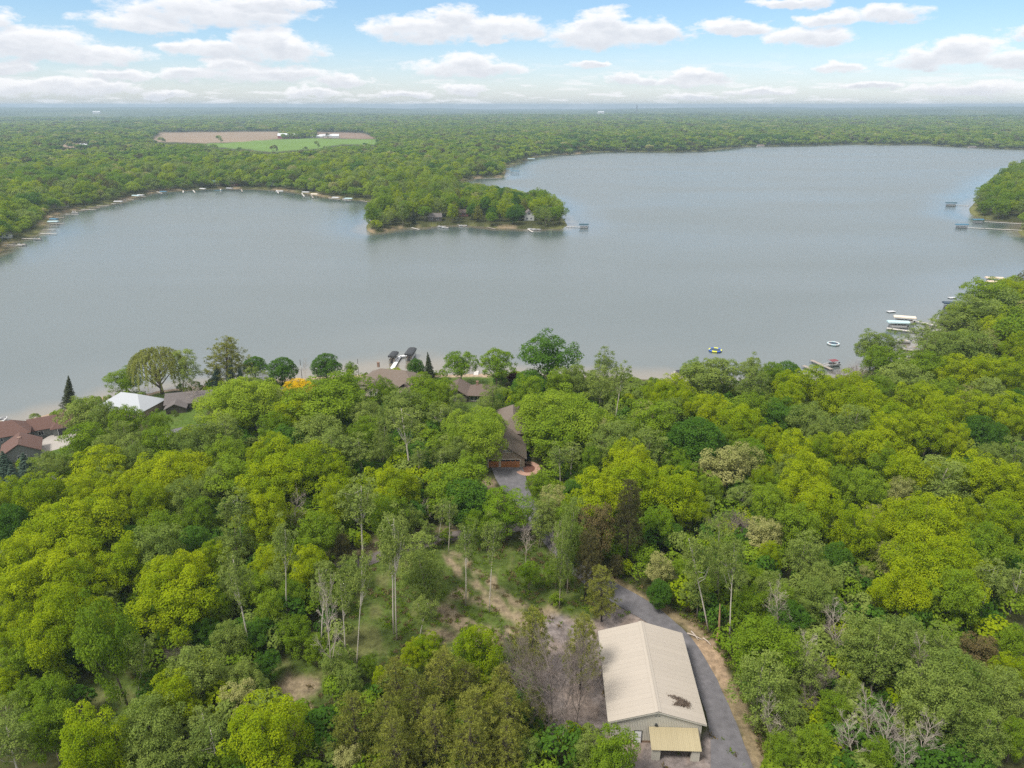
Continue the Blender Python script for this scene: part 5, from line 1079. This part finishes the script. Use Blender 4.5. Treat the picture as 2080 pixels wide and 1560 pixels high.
for i, (a_, b_, w, lb) in enumerate([((1632,742),(1700,772),1.5,'long dock nearest the bare thicket on the wooded shore'), ((1648,731),(1690,750),1.4,'dock beside the maroon-topped boat'),
        ((1801,666),(1862,674),1.8,'dock carrying the pale blue boat cover'), ((1850,650),(1912,663),1.4,'dock reaching shore behind the cream boat cover'),
        ((1941,461),(2084,468),1.6,'long dock from the near blue-covered lift to the right shore'), ((2000,450),(2084,455),1.6,'long dock from the far blue-covered lift to the right shore'),
        ((1150,460),(1178,461),1.2,'dock from the tip of the wooded point to the teal-covered lift'), ((1940,416),(1968,417),1.2,'faint dock behind the lift off the small right point'),
        ((2000,580),(2035,588),1.6,'dock beside the two tan-covered lifts'), ((1828,708),(1870,712),1.6,'dock under the trees beside two white boats')]):
    dock([a_, b_], w, lb, DECK if i in (0, 1) else DECKW)
boat(*at(1688, 741, .6), math.radians(110), 'white boat with a maroon top docked by the bare thicket', 'run', 7, 2.5, 'maroon')
lift(1825, 656, math.radians(82), 'paleblue', 'boat lift with a rounded pale blue cover on the wooded shore', 9.0, 3.2, blabel='pontoon boat under the pale blue cover')
lift(1838, 646, math.radians(72), 'cream', 'boat lift with a cream cover behind the pale blue one', 9.0, 3.0, blabel='pontoon boat under the cream cover')
boat(*at(1832, 694, .4), math.radians(80), 'white open boat glimpsed between the shore trees', 'run', 6, 2.2)
boat(*at(1850, 709, .4), math.radians(86), 'white pontoon boat with dark seats under the shore trees', 'pont', 6.5, 2.4)
for x, y, lb in [(1810,633,'small white raft floating beyond the pale blue boat cover'), (1934,605,'small white raft floating beyond the navy boat cover')]:
    X, Y = at(x, y, .2); t = empty('swim_raft', (X, Y, 0), .2, lb, 'raft'); obj('deck', MB().box(-1.9,1.9,-1.1,1.1,.25,.38).mesh('deck', HULLW), t)
    for s_ in (-1, 1): obj('float', MB().tube([(s_*1.4,-1.1,.08),(s_*1.4,1.1,.08)], .2, 8).mesh('float', STEEL), t)
lift(1936, 617, math.radians(84), 'navy', 'wide boat lift with a dark navy cover beside the leaning shore trees', 9.0, 3.6, 3.0, blabel='pontoon boat under the dark navy cover')
lift(2020, 566, math.radians(80), 'tan', 'farther of two tan-covered boat lifts by the right edge', 9, 3.0, 2.8, blabel='pontoon boat under the farther tan cover')
lift(2024, 574, math.radians(80), 'tan', 'nearer of two tan-covered boat lifts by the right edge', 9.5, 3.2, 2.8, blabel='pontoon boat under the nearer tan cover')
lift(1954, 457, math.radians(88), 'blue', 'blue-covered lift at the outer end of the long right-hand dock', 9.5, 3.6, 3.0, blabel='pontoon boat under the nearer blue cover')
lift(1987, 447, math.radians(88), 'blue', 'blue-covered lift at the end of the farther right-hand dock', 8.5, 3.4, 3.0, blabel='pontoon boat under the farther blue cover')
lift(1932, 413, math.radians(86), 'teal', 'dark teal lift standing alone off the small right point', 10, 3.6, 3.2, blabel='pontoon boat under the lone dark teal cover')
lift(1186, 457, math.radians(86), 'teal', 'dark teal lift off the tip of the wooded point', 7.5, 3.4, 3.0, blabel='pontoon boat under the cover off the wooded point')
lift(1046, 348, math.radians(80), 'blue', 'blue-covered lift nearest the far side cove', 13, 4, 3, world=None); lift(1034, 344, math.radians(80), 'blue', 'second blue-covered lift in the far side cove', 12, 4, 3)
lift(1079, 323, math.radians(80), 'paleblue', 'pale blue lift on the distant shore beyond the cove', 13, 4, 3)
X, Y = at(2002, 465, .3); t = empty('boat_cradle', (X, Y, 0), 0, 'small metal boat cradle standing by the long right-hand dock', 'cradle')
obj('frame', MB().box(-2,2,-1.2,-1.1,.9,1.0).box(-2,2,1.1,1.2,.9,1.0).box(-2,-1.9,-1.2,1.2,.9,1.0).box(1.9,2,-1.2,1.2,.9,1.0).box(-2,-1.9,-1.2,-1.1,-1,.9).box(1.9,2,-1.2,-1.1,-1,.9).box(-2,-1.9,1.1,1.2,-1,.9).box(1.9,2,1.1,1.2,-1,.9).mesh('frame', STEEL), t)
# point and bay shores: docks by their shore ends
BAY = [(2,497,46,498,'nearest dock on the left bay shore'), (44,484,79,485.5,'second dock along the left bay shore'), (82,474,115,475,'third dock along the left bay shore, in front of a willowy tree'), (86,467,112,467,'fourth dock along the left bay shore'),
 (100,455,131,453,'fifth dock along the left bay shore, just below two covered lifts'), (101,441,131,442,'sixth dock along the left bay shore, just above two covered lifts'), (132,435,159,435,'seventh dock along the left bay shore'), (158,428,172,428,'eighth dock along the left bay shore'),
 (165,425,195,426,'ninth dock along the left bay shore'), (180,421,203,421,'tenth dock along the left bay shore'), (196,418,222,418,'eleventh dock along the left bay shore'), (226,413,248,414,'twelfth dock along the left bay shore'),
 (236,408,262,408,'dock below the white lift on the left bay shore'), (252,404,272,405,'dock at the bend of the left bay shore'), (268,399,296,399,'dock right of the bend of the left bay shore'),
 (318,389,330,393,'dock at the left of the far bay beach'), (372,387,372,391,'dock by the teal-roofed house, left one'), (392,386,396,391,'dock in front of the far bay beach'), (448,384,448,389,'dock in front of the teal-roofed house'), (490,384,492,389,'dock in front of the long red-brown house'),
 (562,386,566,393,'dock below the orange slope of the far bay'), (613,392,618,399,'dock right of the orange slope of the far bay'), (632,395,636,402,'dock near the dark trees of the far bay'), (668,402,690,405,'dock under the dark trees of the far bay'), (696,405,712,407,'dock where the bay narrows'),
 (732,407,746,410,'dock on the bay shore beside the wooded point'), (836,462,852,466,'brown dock at the left of the wooded point'), (890,458,908,462,'dock with boats at the middle of the wooded point'), (930,456,944,460,'dock right of the grey cabin on the wooded point'),
 (990,461,1006,465,'low dock before the dark trees of the wooded point'), (1072,465,1082,471,'dock below the white cottage on the wooded point'), (980,362,1019,362,'long low dock in the side cove'), (1510,298,1560,299,'dock on the distant sandy shore'), (1160,314,1180,315,'dock on the distant shore left')]
for x0, y0, x1, y1, lb in BAY: dock([(x0, y0), (x1, y1)], 1.25, lb, DECKW if rnd.random() < .4 else DECK, sec=5)
for x, y, col, lb in [(108,451,'paleblue','pale lift between two docks on the left bay shore'), (110,446,'blue','blue lift above the pale one on the left bay shore'), (240,410,'white','white lift near the bend of the left bay shore'), (276,398,'paleblue','pale lift at the bend of the left bay shore'), (286,397,'white','white lift right of the pale lift at the bend'),
   (332,390,'blue','blue lift at the left of the far bay beach'), (412,384,'white','white lift before the far bay beach'), (444,388,'teal','teal lift in front of the teal-roofed house'), (466,383,'grey','grey lift before the long red-brown house'), (568,389,'white','white lift below the orange slope of the far bay'),
   (621,391,'white','white lift right of the orange slope'), (639,395,'cream','cream lift beside the dark trees of the far bay'), (682,402,'white','white lift under the dark trees of the far bay'), (708,404,'paleblue','pale lift where the bay narrows')]:
    lift(x, y, math.radians(rnd.uniform(60, 100)), col, lb, 8.0, 3.4)
for x, y, rz, lb in [(897,461,80,'white boat tied at the middle of the wooded point'), (904,463,60,'second white boat beside the first at the wooded point'), (1080,466,70,'white boat below the white cottage'), (1090,467,95,'smaller white boat right of the one below the white cottage'), (940,459,85,'white boat right of the grey cabin'), (150,430,40,'white boat on the left bay shore above the beach'),
   (250,406,70,'white boat near the bend of the left bay shore'), (75,486,80,'boat at the end of the second dock of the left bay shore'), (44,497.5,80,'boat at the end of the nearest dock of the left bay shore'), (152,433,80,'white boat at the end of the seventh dock of the left bay shore'), (700,404,50,'white boat where the bay narrows'), (2,858,10,'white boat glimpsed at the left edge by the red-roofed house')]:
    boat(*at(x, y, .4), math.radians(rz), lb, 'run', 6.5, 2.3)
# slim posts on the near beach
for x, y0, y1, lb in [(614,772,733,'tall slim pole with a white band on the beach beside the round dark tree'), (729,764,731,'tall slim pole on the beach beside the tan-roofed house')]:
    X, Y, Z = ground(x, y0); hh = (y0 - y1) * px(X, Y, Z)[2] / F / math.cos(PITCH + .1)
    t = empty('flag_pole', (X, Y, Z), 0, lb, 'pole'); obj('pole', MB().tube([(0,0,-.3),(0,0,hh)], .09, 6).mesh('pole', DARKBARK), t); obj('band', MB().tube([(0,0,hh*.55),(0,0,hh*.72)], .15, 6).mesh('band', WHITE), t)

# ------------------------------------------------------------------ labels of the trees: by kind, size and rank of closeness to something one can find
MARKS = [(1320,1370,'cream metal barn'), (1030,925,'orange garage doors'), (60,885,'red-roofed house'), (250,825,'white metal roof'), (378,812,'grey-brown ranch house'), (605,790,'golden yellow tree'), (815,722,'black-covered boat lifts'), (950,797,'brown-roofed bungalow'),
 (790,775,'tan hip-roofed house'), (1378,765,"black-topped pontoon boat"), (1688,740,'maroon-topped boat'), (1825,658,'pale blue boat cover'), (1936,620,'navy boat cover'), (2022,572,'two tan boat covers'), (1985,1325,"bronze tree at lower right"), (1465,952,'big cream blossoming tree'),
 (1000,1220,"clearing's dirt tracks"), (262,1440,"leaning pale trunk"), (880,1470,'big olive pine group'), (1495,1072,'purple twiggy tree'), (1074,443,'white cottage on the point'), (883,447,'grey cabin on the point'), (942,438,'red-brown cabin on the point'), (1186,457,'teal lift off the point'),
 (1954,457,'nearer blue-covered lift'), (140,1082,"huge oak at left"), (1905,1152,"huge oak at right"), (1215,1084,'bronze tree above the barn'), (730,1145,'curve of the gravel lane'), (1120,1460,"bare tree left of the barn"), (1145,847,"wide tree behind the garage"),
 (485,817,"wide tree left of the yellow one"), (5,5000,'x')][:-1]
ORD = ['closest', 'second closest', 'third closest', 'fourth closest', 'fifth closest', 'sixth closest', 'seventh closest', 'eighth closest', 'ninth closest', 'tenth closest', 'eleventh closest', 'twelfth closest', 'thirteenth closest', 'fourteenth closest', 'fifteenth closest', 'sixteenth closest'] + ['%dth closest' % k for k in range(17, 90)]
bk = {}
for t, sp, x, y, W, h in TREES:
    if not (-20 < x < 2100 and 0 < y < 1620): t['label'] = None; 
    i = min(range(len(MARKS)), key=lambda j: (MARKS[j][0]-x)**2 + (MARKS[j][1]-y)**2)
    size = '' if sp in 'wyu' else ('large ' if W > 13.5 else 'small ' if W < 6.5 and sp not in 'asSP' else '')
    bk.setdefault((size + SP[sp][5], i), []).append(((MARKS[i][0]-x)**2 + (MARKS[i][1]-y)**2, t))
for (desc, i), L_ in bk.items():
    L_.sort(key=lambda e: e[0])
    for k, (_, t) in enumerate(L_):
        t['label'] = f'{desc}, {ORD[k]} such to the {MARKS[i][2]}' if len(L_) > 1 else f'{desc} near the {MARKS[i][2]}'

# ------------------------------------------------------------------ air
hz = MB().box(-16500, 16500, -16500, 16500, -7, 108).mesh('haze'); hm, N, L = newmat('haze_air')
o = N.new('ShaderNodeOutputMaterial'); v = N.new('ShaderNodeVolumePrincipled'); v.inputs['Color'].default_value = (.56, .72, .86, 1); v.inputs['Density'].default_value = HAZE_DENSITY; v.inputs['Anisotropy'].default_value = .2
L.new(v.outputs[0], o.inputs['Volume']); hz.materials.append(hm); tag(obj('haze', hz), 'pale blue haze thickening toward the horizon', kind='stuff')
